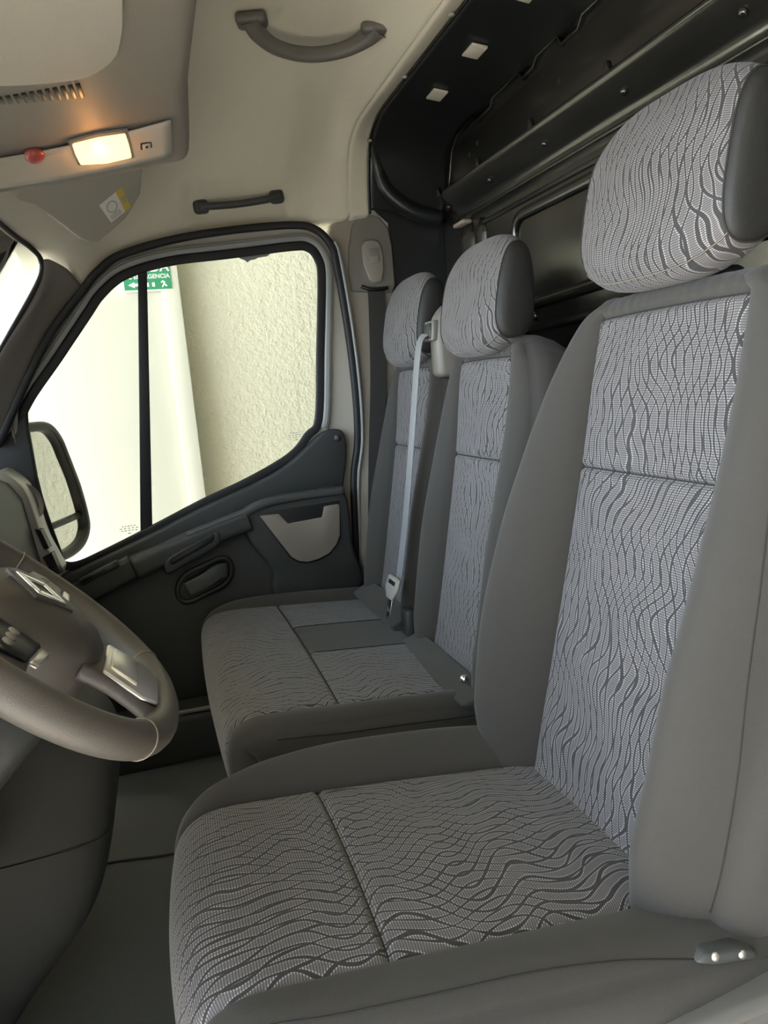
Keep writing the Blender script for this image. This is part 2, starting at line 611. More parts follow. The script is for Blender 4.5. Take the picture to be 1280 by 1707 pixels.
def gap_pt(y, q):
    k = (y + .12) / .25
    x = (1 - k) * .86 * ff[2](q) / .828 * .97 + k * (ff[2](q) + .006)
    zt = (1 - k) * 1.815 + k * 1.858
    zb = 1.60 + .035 * k
    z = zb + (zt - zb) * ff[3](q)
    return Vector((x, y, z))


rows = []
for i in range(14):
    y = -.122 + (.130 + .122) * i / 13
    line = [gap_pt(y, j / 4) for j in range(41)]
    k = (y + .12) / .25
    rows.append([Vector((-p.x, p.y, p.z)) for p in line[:0:-1]] + line)
grid('roof_gap_panel', rows, 'dark_roof', bulk, thick=0.01)
tube('headliner_edge_seal', [Vector((s * (ff[2](j / 4) + .003), .128, 1.62 + (1.857 - 1.62) * ff[3](j / 4))) for s, js in ((-1, range(40, 0, -1)), (1, range(0, 41))) for j in js], .005, 'black', ceil, n=8)
for (x, y) in ((.205, .033), (.468, .026), (-.06, .036), (-.32, .036)):
    obox('roof_hole', (x, y, 1.836), ((1, .0, -.02), (0, 1, .17), (0, -.17, 1)), (.030, .020, .003), 'cream', bulk, bevel=.002)
# moulded highlight ridge inside the side return
sweep('side_return_ridge', catmull([(.800, .115, 1.815), (.826, .095, 1.76), (.834, .075, 1.70), (.834, .03, 1.655), (.832, -.03, 1.62), (.828, -.10, 1.60)], 8),
      circ(.026, 14), (0, 0, 1), 'dark_roof', bulk)

# upper bulkhead panel with stepped top edge
edge = [(.752, 1.640), (.735, 1.70), (.705, 1.765), (.660, 1.798), (.540, 1.806), (.525, 1.790), (.425, 1.793), (.410, 1.812), (.262, 1.815), (.245, 1.796), (.190, 1.799), (.172, 1.816), (.075, 1.818), (.058, 1.795), (-.010, 1.797), (-.028, 1.818), (-.20, 1.818), (-.215, 1.797), (-.30, 1.798), (-.318, 1.818), (-.80, 1.818), (-.80, 1.640)]
prism('upper_panel', [(x, -.1199, z) for x, z in edge], (0, .012, 0), 'black_paint', bulk, bevel=.003)
sweep('upper_panel_lip', [(x, -.106, z) for x, z in edge[:-1]], circ(.0038, 8), (0, 1, 0), 'black_paint', bulk)
for (x, z) in ((.585, 1.722), (.527, 1.735), (.08, 1.73)):
    lathe('drain_hole', (x, -.1085, z), (0, 1, 0), [(.0001, 0), (.006, 0), (.006, .0012), (.0001, .0012)], 'rubber', bulk, n=12)
# cross beam: rounded box section with humps on its top edge
bp = [(.62, 0.0), (.62, .0)]
sec = [(0, 1.556), (.012, 1.556), (.020, 1.557), (.0225, 1.560), (.021, 1.564), (.016, 1.568), (.036, 1.584), (.058, 1.602), (.080, 1.620), (.0855, 1.626), (.087, 1.631), (.083, 1.636), (.040, 1.640), (.02, 1.641), (0, 1.641)]
rows = []
xb = [.715, .705, .690, .665, .63] + [.63 - .05 * i for i in range(1, 31)]
for x in xb:
    e = 1.0 if x <= .63 else max(0.05, math.cos((x - .63) / .085 * PI / 2)) ** .6
    rows.append([Vector((x, -.1205 + d * e, 1.60 + (z - 1.60) * (.55 + .45 * e))) for d, z in sec])
grid('cross_beam', rows, 'black_paint', bulk)
for x in (.672, .386, .096, -.207, -.51):
    pts = [Vector((x + dx, -.042, 1.634 + dz * 1.35)) for dx, dz in ((-.020, -.004), (-.010, .004), (-.004, .016), (.004, .016), (.010, .004), (.020, -.004))]
    h = prism('beam_hump', [p + Vector((0, .006, 0)) for p in pts], (0, -.012, 0), 'black_paint', bulk, bevel=.003)
    lathe('rivet', (x - .014, -.0665, 1.5985), (0, .63, -.77), [(.0001, 0), (.008, 0), (.007, .005), (.003, .007), (.0001, .007)], 'black_paint', h, n=12)
box('beam_end_bracket', (.62, -.1195, 1.543), (.70, -.088, 1.556), 'bracket', bulk, bevel=.006)


def frame(x0, x1, z0, z1, r, wdt, hgt, name='pressed_frame'):
    pth = [Vector(((x0 + x1) / 2 + a, -.1195, (z0 + z1) / 2 + b)) for a, b in rrect((x1 - x0) / 2, (z1 - z0) / 2, r, 6)]
    sweep(name, pth, [(-wdt, 0), (-wdt * .55, hgt), (wdt * .55, hgt), (wdt, 0)], (0, 1, 0), 'black_paint', bulk, closed=True)


frame(-.62, .355, .70, 1.497, .05, .016, .010)
box('lower_flange', (-.90, -.1195, 1.522), (.58, -.113, 1.534), 'black_paint', bulk, bevel=.003)
for xx, r_ in ((.655, .045), (.560, .030)):
    sweep('corner_bead', [(xx, -.1195 - r_ * .45, .60), (xx, -.1195 - r_ * .45, 1.50), (xx - .01, -.1195 - r_ * .8, 1.535)], circ(r_, 20), (0, 1, 0), 'black_paint', bulk)
sweep('pressed_rib', [(.33, -.1195, 1.262), (.27, -.1195, 1.270), (-.55, -.1195, 1.290)], [(-.016, 0), (-.006, .012), (.006, .012), (.016, 0)], (0, 1, 0), 'black_paint', bulk)
sweep('pressed_rib', [(.36, -.1195, 1.205), (.0, -.1195, 1.212), (-.55, -.1195, 1.22)], [(-.010, 0), (-.004, .010), (.004, .010), (.010, 0)], (0, 1, 0), 'black_paint', bulk)
lathe('bolt', (.262, -.1195, 1.238), (0, 1, 0), [(.0001, 0), (.013, 0), (.013, .006), (.008, .009), (.0001, .009)], 'black_paint', bulk, n=12)

# windscreen, pillars
w0 = [(-.80, 1.115, 1.560), (0, 1.18, 1.60), (.74, 1.125, 1.562)]
ws = struct(grid('window_1', [[Vector((x, y, z)) for x, y, z in catmull([(-.78, 1.10, 1.535), (-.4, 1.16, 1.575), (0, 1.175, 1.585), (.4, 1.16, 1.578), (.70, 1.125, 1.560), (.79, 1.085, 1.515)], 5)],
                              [Vector((x, y, z)) for x, y, z in catmull([(-.88, 1.52, 1.0), (-.4, 1.66, .97), (0, 1.70, .965), (.4, 1.66, .97), (.75, 1.56, .99), (.86, 1.44, 1.02)], 5)]], 'windscreen'), 'windscreen at the front of the cab')
tube('windscreen_seal', catmull([(.2, 1.170, 1.580), (.5, 1.150, 1.570), (.68, 1.125, 1.556), (.755, 1.10, 1.540), (.785, 1.082, 1.512), (.792, 1.095, 1.46), (.815, 1.20, 1.315), (.84, 1.33, 1.14), (.86, 1.45, 1.0)], 8), .007, 'rubber', ws)

ap = [[(.790, 1.085, 1.510), (.780, 1.060, 1.512), (.815, 1.02, 1.490), (.848, 1.00, 1.462), (.868, .985, 1.442)],
      [(.800, 1.118, 1.420), (.792, 1.098, 1.420), (.830, 1.085, 1.405), (.860, 1.062, 1.390), (.878, 1.045, 1.372)],
      [(.818, 1.225, 1.285), (.812, 1.205, 1.283), (.846, 1.18, 1.262), (.870, 1.155, 1.248), (.885, 1.125, 1.280)],
      [(.840, 1.335, 1.135), (.834, 1.312, 1.130), (.862, 1.28, 1.110), (.882, 1.25, 1.09), (.893, 1.215, 1.13)],
      [(.862, 1.455, .99), (.856, 1.43, .985), (.880, 1.38, .965), (.895, 1.335, .95), (.900, 1.29, 1.0)]]
rows = [[Vector(p) for p in catmull(r, 5)] for r in ap]
cols = list(zip(*rows))
cols = [catmull(cc, 6) for cc in cols]
struct(grid('trim_1', [list(r) for r in zip(*cols)], 'trim_grey', thick=0.012), 'grey windscreen pillar trim beside the passenger window')
struct(prism('trim_4', [(-.86, 1.06, 1.55), (-.86, 1.0, 1.55), (-.90, 1.36, 1.0), (-.90, 1.46, 1.0)], (.05, 0, 0), 'trim_grey', bevel=.01), 'windscreen pillar trim on the driver side')


# passenger door -------------------------------------------------------------
def dpt(y, z, off=0.0):
    return Vector((.92 - .05 * (z - .55) - off, y, z))


GL = [(1.170, .675), (1.200, .87), (1.204, 1.075), (1.183, 1.139), (1.085, 1.256), (.990, 1.371), (.943, 1.426), (.871, 1.476), (.744, 1.508), (.573, 1.522), (.378, 1.538), (.324, 1.533), (.297, 1.500), (.291, 1.439), (.315, 1.220), (.340, 1.008), (.378, .961), (.441, .900), (.576, .838), (.729, .785), (.887, .723), (1.042, .665), (1.120, .641), (1.160, .648)]
GLs = [(p.x, p.y) for p in catmull([(a, b, 0) for a, b in GL], 5, closed=True)]
OUT = [(1.278, 1.023), (1.111, 1.298), (.989, 1.437), (.940, 1.487), (.873, 1.528), (.721, 1.565), (.549, 1.586), (.372, 1.595), (.301, 1.580), (.259, 1.536), (.245, 1.480), (.225, 1.274), (.217, 1.091), (.222, .93), (.245, .808), (.255, .62), (.262, .438), (.265, .10)]
OUTs = [(p.x, p.y) for p in catmull([(a, b, 0) for a, b in OUT], 6)]

door = bpy.data.objects.new('door_1', None)
COL.objects.link(door)
struct(door, 'passenger door with framed side window and charcoal trim panel')
mk('glass_pane', [dpt(a, b, -.012) for a, b in GLs], [tuple(range(len(GLs)))], 'glass', door, smooth=False)
# painted frame: outer skin polygon with the window opening
ring_o = [(1.30, 1.00)] + [p for p in OUTs] + [(.262, .10), (1.34, .10)]


def resample(loop, n):
    L = [Vector((a, b, 0)) for a, b in loop]
    L.append(L[0])
    d = [0]
    for i in range(1, len(L)):
        d.append(d[-1] + (L[i] - L[i - 1]).length)
    out = []
    for k in range(n):
        s = d[-1] * k / n
        i = max(j for j in range(len(d)) if d[j] <= s + 1e-9)
        i = min(i, len(L) - 2)
        t = (s - d[i]) / max(d[i + 1] - d[i], 1e-9)
        out.append(L[i].lerp(L[i + 1], t))
    return out


gi = [Vector((a, b, 0)) for a, b in GLs]
cen = Vector((.72, 1.05, 0))
oi = [Vector((a, b, 0)) for a, b in ring_o]


def ray_out(p):
    d = (p - cen).normalized()
    best = None
    for i in range(len(oi)):
        a, b = oi[i], oi[(i + 1) % len(oi)]
        e = b - a
        den = d.x * e.y - d.y * e.x
        if abs(den) < 1e-9:
            continue
        w = a - cen
        t = (w.x * e.y - w.y * e.x) / den
        u = (w.x * d.y - w.y * d.x) / den
        if t > 0 and -1e-6 <= u <= 1 + 1e-6 and (best is None or t > best):
            best = t
    return cen + d * best if best else p


outer = [ray_out(p) for p in gi]
n = len(gi)
verts = [dpt(p.x, p.y, .004) for p in gi] + [dpt(p.x, p.y, .004) for p in outer] + [dpt(p.x, p.y, -.03) for p in gi]
faces = [(i, (i + 1) % n, n + (i + 1) % n, n + i) for i in range(n)] + [(i, 2 * n + i, 2 * n + (i + 1) % n, (i + 1) % n) for i in range(n)]
mk('door_frame', verts, faces, 'door_metal', door, smooth=False)
# rubber lines round the window: seal on the glass, grey lip, outer body seal
sweep('glass_seal', [dpt(a, b, .008) for a, b in GLs], rrect(.013, .007, .005, 3), (1, 0, .05), 'rubber', door, closed=True)


def offs(loop, d, closed=True):
    L = [Vector((a, b, 0)) for a, b in loop]
    m = len(L)
    out = []
    for i in range(m):
        t = (L[(i + 1) % m] - L[i - 1]) if closed else (L[min(i + 1, m - 1)] - L[max(i - 1, 0)])
        t.normalize()
        out.append((L[i].x + t.y * d, L[i].y - t.x * d))
    return out


lip = offs(GLs, .024)
k0 = 0
lip_open = [p for p in lip if not (p[1] < .98 - .28 * (p[0] - .30))]
# order the lip from the front lower corner over the top to the rear
i0 = max(range(len(lip)), key=lambda i: (lip[i][1] < .98 - .28 * (lip[i][0] - .30)) and i or -1)
start = next(i for i in range(len(lip)) if lip[i][1] >= .98 - .28 * (lip[i][0] - .30) and lip[i - 1][1] < .98 - .28 * (lip[i - 1][0] - .30))
seq = []
i = start
while lip[i % len(lip)][1] >= .98 - .28 * (lip[i % len(lip)][0] - .30) and len(seq) < len(lip):
    seq.append(lip[i % len(lip)])
    i += 1
sweep('window_lip', [dpt(a, b, .014) for a, b in seq], rrect(.011, .006, .005, 3), (1, 0, .05), 'frame_grey', door)
sweep('window_lip_groove', [dpt(a, b, .0205) for a, b in [((p[0] + q[0]) / 2, (p[1] + q[1]) / 2) for p, q in zip(offs(seq, .001, False), offs(seq, .005, False))]],
      rrect(.0018, .001, .0008, 2), (1, 0, .05), 'trim_grey', door)
ws2 = struct(sweep('trim_3', [dpt(a, b, .032) for a, b in OUTs], rrect(.011, .013, .008, 3), (1, 0, .05), 'rubber'), 'black rubber weather seal round the passenger door opening')
sweep('seal_lip', [dpt(a, b, .040) for a, b in offs([p for p in OUTs[54:]], .012, False)], rrect(.004, .010, .003, 3), (1, 0, .05), 'frame_grey', ws2)
# divider bar
prism('divider_bar', [dpt(.832, 1.50, .012), dpt(.806, 1.505, .012), dpt(.893, .715, .012), dpt(.930, .705, .012)], (.022, 0, 0), 'rubber', door, bevel=.003)
# glass markings
for (y, z) in ((.413, .962), (.961, .728)):
    for k, (wd, dz) in enumerate(((.022, .010), (.030, .003), (.026, -.004), (.008, -.013))):
        nseg = 5 if k < 3 else 1
        for s in range(nseg):
            yy = y - wd + 2 * wd * (s + .2) / nseg
            y2 = y - wd + 2 * wd * (s + .8) / nseg
            mk('glass_mark', [dpt(yy, z + dz - .0012, -.010), dpt(y2, z + dz - .0012, -.010), dpt(y2, z + dz + .0012, -.010), dpt(yy, z + dz + .0012, -.010)], [(0, 1, 2, 3)], 'etch', door, smooth=False)
# torn film scrap hanging from the top seal
film = [(.545, 1.525), (.535, 1.512), (.520, 1.506), (.512, 1.499), (.505, 1.505), (.490, 1.507), (.478, 1.512), (.450, 1.515), (.440, 1.522), (.420, 1.524), (.415, 1.530)]
prism('film_scrap', [dpt(a, b, -.006) for a, b in film] + [dpt(.415, 1.545, -.006), dpt(.545, 1.535, -.006)], (.001, 0, 0), 'frame_grey', door)

# trim panel
UP = [(.275, .50), (.285, .70), (.283, .79), (.268, .86), (.262, .925), (.272, .962), (.295, .974), (.335, .967), (.378, .937), (.461, .876), (.581, .824), (.734, .774), (.913, .706), (1.12, .634), (1.21, .61), (1.21, .50)]
UPs = catmull([(a, b, 0) for a, b in UP[2:15]], 5)
upl = [(.275, .50), (.285, .70)] + [(p.x, p.y) for p in UPs] + [(1.21, .50)]
prism('upper_trim', [dpt(a, b, .046) for a, b in upl], (.045, 0, 0), 'plastic', door, bevel=.010, seg=3)
LOW = [(.268, .03), (.275, .30), (.288, .60), (.300, .785), (.43, .784), (.565, .772), (.615, .750), (.757, .711), (.813, .700), (.905, .675), (.969, .656), (1.088, .611), (1.22, .57), (1.25, .30), (1.25, .03)]
prism('lower_trim', [dpt(a, b, .066) for a, b in LOW], (.062, 0, 0), 'plastic', door, bevel=.008, seg=3)
# sculpted ledge running along the trim: rear shelf, then armrest
led = catmull([(.300, .784, 0), (.43, .782, 0), (.52, .778, 0), (.575, .768, 0), (.625, .745, 0)], 8)
sweep('shelf_ledge', [dpt(p.x, p.y - .002, .098) for p in led], rrect(.013, .020, .010, 4), (-1, 0, 0), 'plastic_top', door)
arm = catmull([(.605, .735, 0), (.66, .722, 0), (.76, .695, 0), (.86, .665, 0), (.955, .632, 0)], 8)
sweep('armrest', [dpt(p.x, p.y - .010, .085) for p in arm], rrect(.034, .036, .020, 5), (-1, 0, 0), 'plastic', door)
sweep('armrest_top', [dpt(p.x - .006, p.y + .020, .095) for p in arm[:20]], rrect(.008, .022, .007, 4), (-1, 0, 0), 'plastic_top', door)
arm2 = catmull([(.960, .628, 0), (1.03, .600, 0), (1.10, .572, 0), (1.18, .54, 0)], 8)
sweep('armrest_front', [dpt(p.x, p.y, .080) for p in arm2], rrect(.036, .030, .016, 5), (-1, 0, 0), 'plastic', door)
sweep('switch_plinth', [dpt(a, b, .100) for a, b in ((1.00, .648), (1.05, .630), (1.11, .606))], rrect(.010, .016, .008, 4), (-1, 0, 0), 'plastic_top', door)
sweep('switch_slot', [dpt(a, b, .1162) for a, b in ((1.035, .637), (1.07, .624), (1.105, .610))], rrect(.004, .002, .0015, 3), (-1, 0, 0), 'black', door)
# pull cup
cup = rrect(.095, .026, .022, 5)
ca, sa = math.cos(math.radians(-23)), math.sin(math.radians(-23))


def rot(p, c, cs=ca, sn=sa):
    # a runs rearwards-up along the armrest (towards -y)
    return (c[0] + p[0] * cs - p[1] * sn * 0 + p[1] * .0, c[1] + p[0] * sn + p[1])


prism('pull_cup', [dpt(*rot(p, (.785, .652)), .128) for p in cup], (.03, 0, 0), 'plastic', door, bevel=.010, seg=3)
prism('pull_recess', [dpt(*rot((p[0] * .8, p[1] * .55), (.785, .664)), .1295) for p in cup], (.012, 0, 0), 'black', door, bevel=.004)
# inner handle
hb = [dpt(*rot(p, (.757, .550), 1, -.32), .0665) for p in rrect(.086, .046, .045, 8)]
hd = sweep('handle_bezel', hb, rrect(.008, .010, .005, 3), (-1, 0, 0), 'black', door, closed=True)
prism('handle_bowl', [dpt(*rot((p[0] * .94, p[1] * .92), (.757, .550), 1, -.32), .0685) for p in rrect(.086, .046, .045, 8)], (.004, 0, 0), 'black', door)
sweep('handle_lever', catmull([dpt(.690, .572, .078), dpt(.72, .572, .090), dpt(.76, .552, .094), dpt(.815, .532, .090)], 6), rrect(.024, .006, .005, 3), (-1, 0, 0), 'plastic_top', door)
# raised rear section that carries the pocket
ppan = [(.283, .60), (.300, .785), (.43, .784), (.565, .772), (.612, .752), (.622, .705), (.610, .655), (.575, .60), (.548, .54), (.535, .46), (.272, .45)]
prism('pocket_panel', [dpt(p.x, p.y, .106) for p in catmull([(a, b, 0) for a, b in ppan], 4, closed=True)], (.045, 0, 0), 'plastic', door, bevel=.012, seg=3)
# rear pocket cover
pk = [(.573, .736), (.512, .734), (.487, .700), (.378, .705), (.369, .739), (.322, .741), (.318, .735), (.325, .640), (.338, .612), (.365, .585), (.400, .572), (.435, .567), (.465, .574), (.488, .592)]
pcx, pcy = .43, .66
prism('pocket_recess', [dpt(pcx + (a - pcx) * 1.05, pcy + (b - pcy) * 1.07, .1075) for a, b in ((.573, .738), (.322, .745), (.325, .640), (.338, .612), (.365, .585), (.400, .572), (.435, .567), (.465, .574), (.488, .592))], (.004, 0, 0), 'black', door, bevel=.002)
prism('pocket_cover', [dpt(a, b, .115) for a, b in pk], (.009, 0, 0), 'pocket', door, bevel=.004)
lathe('screw_cover', dpt(.292, .945, .046), (-1, 0, 0), [(.0001, 0), (.012, 0), (.012, .0025), (.0001, .0035)], 'plastic_top', door, n=6)
# lower door bin
box('door_bin', (.72, .30, .02), (.852, 1.18, .185), 'plastic', door, bevel=.03, seg=4)
sweep('bin_edge', [(.722, .34, .183), (.722, 1.14, .190)], rrect(.006, .006, .004, 3), (0, 0, 1), 'trim_grey', door)

# mirror triangle inside the window front corner
tri = struct(prism('trim_5', [(.872, 1.196, 1.110), (.872, 1.192, 1.05), (.880, 1.190, .85), (.885, 1.175, .66), (.885, 1.40, .62), (.885, 1.40, .98), (.878, 1.262, 1.04)], (.030, 0, 0), 'plastic', bevel=.008), 'charcoal triangular trim at the front corner of the passenger window')

# B pillar trim
bpil = [(.300, .02), (.262, .438), (.248, .62), (.238, .80), (.214, .93), (.208, 1.09), (.216, 1.274), (.236, 1.48), (.250, 1.54), (.256, 1.57), (.245, 1.600), (.215, 1.622), (.170, 1.634), (.125, 1.634), (.092, 1.618), (.070, 1.585), (.060, 1.53), (.058, 1.45), (.055, 1.2), (.050, .02)]
tb = struct(prism('trim_2', [(.868 - .02 * (b - 1.0) * 0, a, b) for a, b in bpil], (.05, 0, 0), 'trim_beige', bevel=.014, seg=3), 'beige door pillar trim behind the passenger window')
prism('pillar_back_panel', [(.872, .058, .02), (.872, .058, 1.60), (.860, .128, 1.66), (.850, .10, 1.76), (.850, -.119, 1.70), (.872, -.119, .02)], (.04, 0, 0), 'dark_roof', tb)
prism('pillar_cap', [(.855, a, b) for a, b in ((.200, 1.395), (.205, 1.46), (.196, 1.53), (.180, 1.590), (.160, 1.622), (.125, 1.630), (.086, 1.616), (.063, 1.585), (.055, 1.53), (.054, 1.41), (.066, 1.385))], (.02, 0, 0), 'trim_grey', tb, bevel=.008, seg=3)

# ------------------------------------------------------------------ seats
def seat_pad(parent, cx, tab, parts, rings, prefix, seam_s=(), mirror=None, hi_tab=None, groove=.007, side_mat='fabric', crown=.006, cover_regions=None, pucker=.0028, seam_w=1.0, uvo=(0, 0), top=9.0):
    """tab rows: (y, z, hi, ho, Bneg, Bpos)  path ordered; returns helper P(s,w)."""
    P = [Vector((0, r[0], r[1])) for r in tab]
    dense = catmull(P, 24)
    par = []
    for i in range(len(P) - 1):
        par += [i + k / 24 for k in range(24)]
    par.append(len(P) - 1)
    L = [0.0]
    for i in range(1, len(dense)):
        L.append(L[-1] + (dense[i] - dense[i - 1]).length)
    Larr = np.array(L)
    parr = np.array(par)
    fy = pchip(Larr, [p.y for p in dense])
    fz = pchip(Larr, [p.z for p in dense])
    idx = [float(np.interp(i, parr, Larr)) for i in range(len(P))]
    fhi = pchip(idx, [r[2] for r in tab])
    fho = pchip(idx, [r[3] for r in tab])
    fbn = pchip(idx, [r[4] for r in tab])
    fbp = pchip(idx, [r[5] for r in tab])
    LT = L[-1]

    def nrm(s):
        e = .004
        a, b = max(s - e, 0), min(s + e, LT)
        t = Vector((0, fy(b) - fy(a), fz(b) - fz(a)))
        t.normalize()
        return (Vector((0, t.z, -t.y)) if prefix != 'cushion' else Vector((0, -t.z, t.y))), t

    def pt(s, w):
        nv, t = nrm(s)
        hi, ho = fhi(s), fho(s)
        aw = abs(w)
        if aw <= 1:
            a = hi * aw
            d = crown * (1 - aw * aw)
            gd = hi - a
        else:
            q = aw - 1
            a = hi + (ho - hi) * (1 - (1 - q) ** 1.25)
            B = fbp(s) if w > 0 else fbn(s)
            d = B * math.sin(PI * q ** .95) ** .85 - .014 * q ** 3 if q < 1 else -.014
            gd = a - hi
        d -= groove * math.exp(-(gd / .0065) ** 2) * (1 - smoothstep(top, top + .012, s))
        for (sm, a0, a1) in seam_s:
            sx = a * (1 if w > 0 else -1)
            if a0 <= sx <= a1 or aw <= 1:
                g = math.exp(-((s - sm) / .0055) ** 2)
                d -= groove * .95 * g
                d += pucker * math.sin(sx * 2 * PI / .021 + 2.1 * math.sin(sx * 31)) * math.exp(-abs(s - sm) / .016) * (1 - g) * (1 if aw <= 1 else 0)
        x = cx + (a if w > 0 else -a)
        return Vector((x, fy(s), fz(s))) + nv * d

    def samples(lo, hi_, step, special, fine=.0022, wn=6):
        base = list(np.linspace(lo, hi_, max(2, int(math.ceil((hi_ - lo) / step)) + 1)))
        for sp in special:
            for k in range(-wn, wn + 1):
                q = sp + k * fine
                if lo < q < hi_:
                    base.append(q)
        base = sorted(base)
        out = [base[0]]
        for b in base[1:]:
            if b - out[-1] > 1e-4:
                out.append(b)
        return out

    def patch(s0, s1, w0, w1):
        ss = samples(s0, s1, .011, [m for m, _, _ in seam_s])
        hi = fhi((s0 + s1) / 2)
        sp = [k for k in (-1, 1) if w0 <= k <= w1]
        wsn = samples(w0, w1, .05, sp, .012, 5)
        rows_, uv_ = [], []
        for s in ss:
            r, u = [], []
            for w in wsn:
                p = pt(s, w)
                r.append(p)
                u.append((p.x - cx + uvo[0], s + uvo[1]))
            rows_.append(r)
            uv_.append(u)
        return rows_, uv_

    objs = {}
    for (nm, s0, s1, w0, w1, mat) in parts:
        r, u = patch(s0 if s0 >= 0 else 0, min(s1, LT), w0, w1)
        objs[nm] = grid(nm, r, mat, parent, uvs=u)
    # cover: bolster patches + perimeter rings + back
    bm = bmesh.new()

    def addgrid(r):
        vv = [[bm.verts.new(p) for p in row] for row in r]
        for i in range(len(vv) - 1):
            for j in range(len(vv[0]) - 1):
                bm.faces.new((vv[i][j], vv[i][j + 1], vv[i + 1][j + 1], vv[i + 1][j]))
    for (s0, s1, w0, w1) in cover_regions:
        r, u = patch(max(s0, 0), min(s1, LT), w0, w1)
        addgrid(r)
    # perimeter
    ssn = samples(0, LT, .011, [m for m, _, _ in seam_s])
    wsn = samples(-2, 2, .05, [-1, 1], .012, 5)
    loop = [(s, 2.0) for s in ssn] + [(LT, w) for w in wsn[::-1][1:]] + [(s, -2.0) for s in ssn[::-1][1:]] + [(0, w) for w in wsn[1:-1]]
    pts = [pt(s, w) for s, w in loop]
    nr = [nrm(s)[0] for s, w in loop]
    m = len(loop)
    outv = []
    for i in range(m):
        t = Vector((0, 0, 0))
        for k in range(1, 4):
            t += pts[(i + k) % m] - pts[i - k]
        t.normalize()
        o_ = t.cross(nr[i])
        if o_.length < 1e-6:
            o_ = outv[-1]
        o_.normalize()
        outv.append(o_)
    # make sure the side direction points outwards
    mid = pt(LT / 2, 0)
    sgn_ = 1 if (pts[len(ssn) // 2] - mid).dot(outv[len(ssn) // 2]) > 0 else -1
    outv = [o_ * sgn_ for o_ in outv]
    for _ in range(6):
        outv = [(outv[i - 1] + outv[i] * 2 + outv[(i + 1) % m]).normalized() for i in range(m)]
    rr = [[bm.verts.new(p) for p in pts]]
    for (ou, de) in rings:
        rr.append([bm.verts.new(pts[i] + outv[i] * ou - nr[i] * de) for i in range(m)])
    for a, b in zip(rr[:-1], rr[1:]):
        for i in range(m):
            j = (i + 1) % m
            bm.faces.new((a[i], a[j], b[j], b[i]))
    bm.faces.new(rr[-1])
    bmesh.ops.remove_doubles(bm, verts=bm.verts, dist=.0004)
    bmesh.ops.recalc_face_normals(bm, faces=bm.faces)
    me = bpy.data.meshes.new(prefix + '_cover')
    bm.to_mesh(me)
    bm.free()
    me.polygons.foreach_set('use_smooth', [True] * len(me.polygons))
    objs['cover'] = link(prefix + '_cover', me, side_mat, parent)
    return pt, nrm, LT, idx, objs, (pts, outv, nr, len(ssn))


def headrest(parent, cx, zc, yc, W, ry, rz, lean=.16):
    NTH, NX = 64, 30
    rows_, uv_ = [], []
    th = [PI + 2 * PI * i / NTH for i in range(NTH + 1)]

    def prof(t):
        c_, s_ = math.cos(t), math.sin(t)
        y = math.copysign(abs(c_) ** (2 / 2.5), c_) * ry
        z = math.copysign(abs(s_) ** (2 / 2.9), s_) * rz
        # thinner towards the top, fuller low on the face
        y *= 1 - .20 * (z / rz) - (.10 if c_ < 0 else 0)
        return y, z
    arc = [0]
    for i in range(NTH):
        a, b = prof(th[i]), prof(th[i + 1])
        arc.append(arc[-1] + math.hypot(a[0] - b[0], a[1] - b[1]))
    for i in range(NTH + 1):
        y, z = prof(th[i])
        r, u = [], []
        for j in range(NX + 1):
            t = -1 + 2 * j / NX
            k = 1 - .24 * abs(t) ** 3.4
            ky = 1 - .22 * abs(t) ** 2.6 if y > 0 else 1 - .10 * abs(t) ** 4
            puck = 0
            if z < -rz * .55:
                puck = .0016 * math.sin(t * W * 2 * PI / .017 + 3 * math.sin(t * 9)) * smoothstep(-rz * .5, -rz * .9, z) if False else .0014 * math.sin(t * W * 2 * PI / .019) * min(1, (-z - rz * .55) / (rz * .3))
            zz = z * k
            yy = y * ky + puck
            r.append(Vector((cx + W * t, yc + yy - lean * zz, zc + zz)))
            u.append((W * t, arc[i]))
        rows_.append(r)
        uv_.append(u)
    face = grid('headrest_face', rows_, 'pattern', parent, uvs=uv_)
    for side in (-1, 1):
        base = [rows_[i][0 if side < 0 else NX] for i in range(NTH)]
        c_ = sum(base, Vector()) / NTH
        rr = []
        for k, bulge in ((1.0, 0), (.985, .0035), (.93, .008), (.8, .012), (.5, .015), (.001, .016)):
            rr.append([c_ + (p - c_) * k + Vector((side * bulge, 0, 0)) for p in base])
        verts = [p for r in rr for p in r]
        faces = []
        for a in range(len(rr) - 1):
            for i in range(NTH):
                j = (i + 1) % NTH
                f = (a * NTH + i, a * NTH + j, (a + 1) * NTH + j, (a + 1) * NTH + i)
                faces.append(f if side < 0 else f[::-1])
        mk('headrest_side', verts, faces, 'fabric_side', face)
        tube('headrest_piping', [c_ + (p - c_) * 1.004 + Vector((side * .0005, 0, 0)) for p in base], .0016, 'thread', face, n=6, closed=True, ref=(1, 0, 0))
    # stitched line low on the face
    bot = min(range(NTH), key=lambda i: abs(th[i] - math.radians(306)))
    tube('headrest_stitch', [p + Vector((0, .0012, -.0005)) for p in rows_[bot]], .0008, 'pocket', face, n=6)
    return face


def posts(parent, cx, y, z0, z1, dx=.075, lean=.12):
    for s in (-1, 1):
        a = Vector((cx + s * dx, y, z0))
        p = tube('headrest_post', [a, a + Vector((0, -lean * 0 - .0, z1 - z0))], .006, 'chrome', parent, n=10)
        lathe('post_collar', a + Vector((0, 0, .0)), (0, 0, 1), [(.0001, -.004), (.019, -.004), (.021, .004), (.019, .011), (.013, .015), (.0001, .016)], 'black', p, n=18)


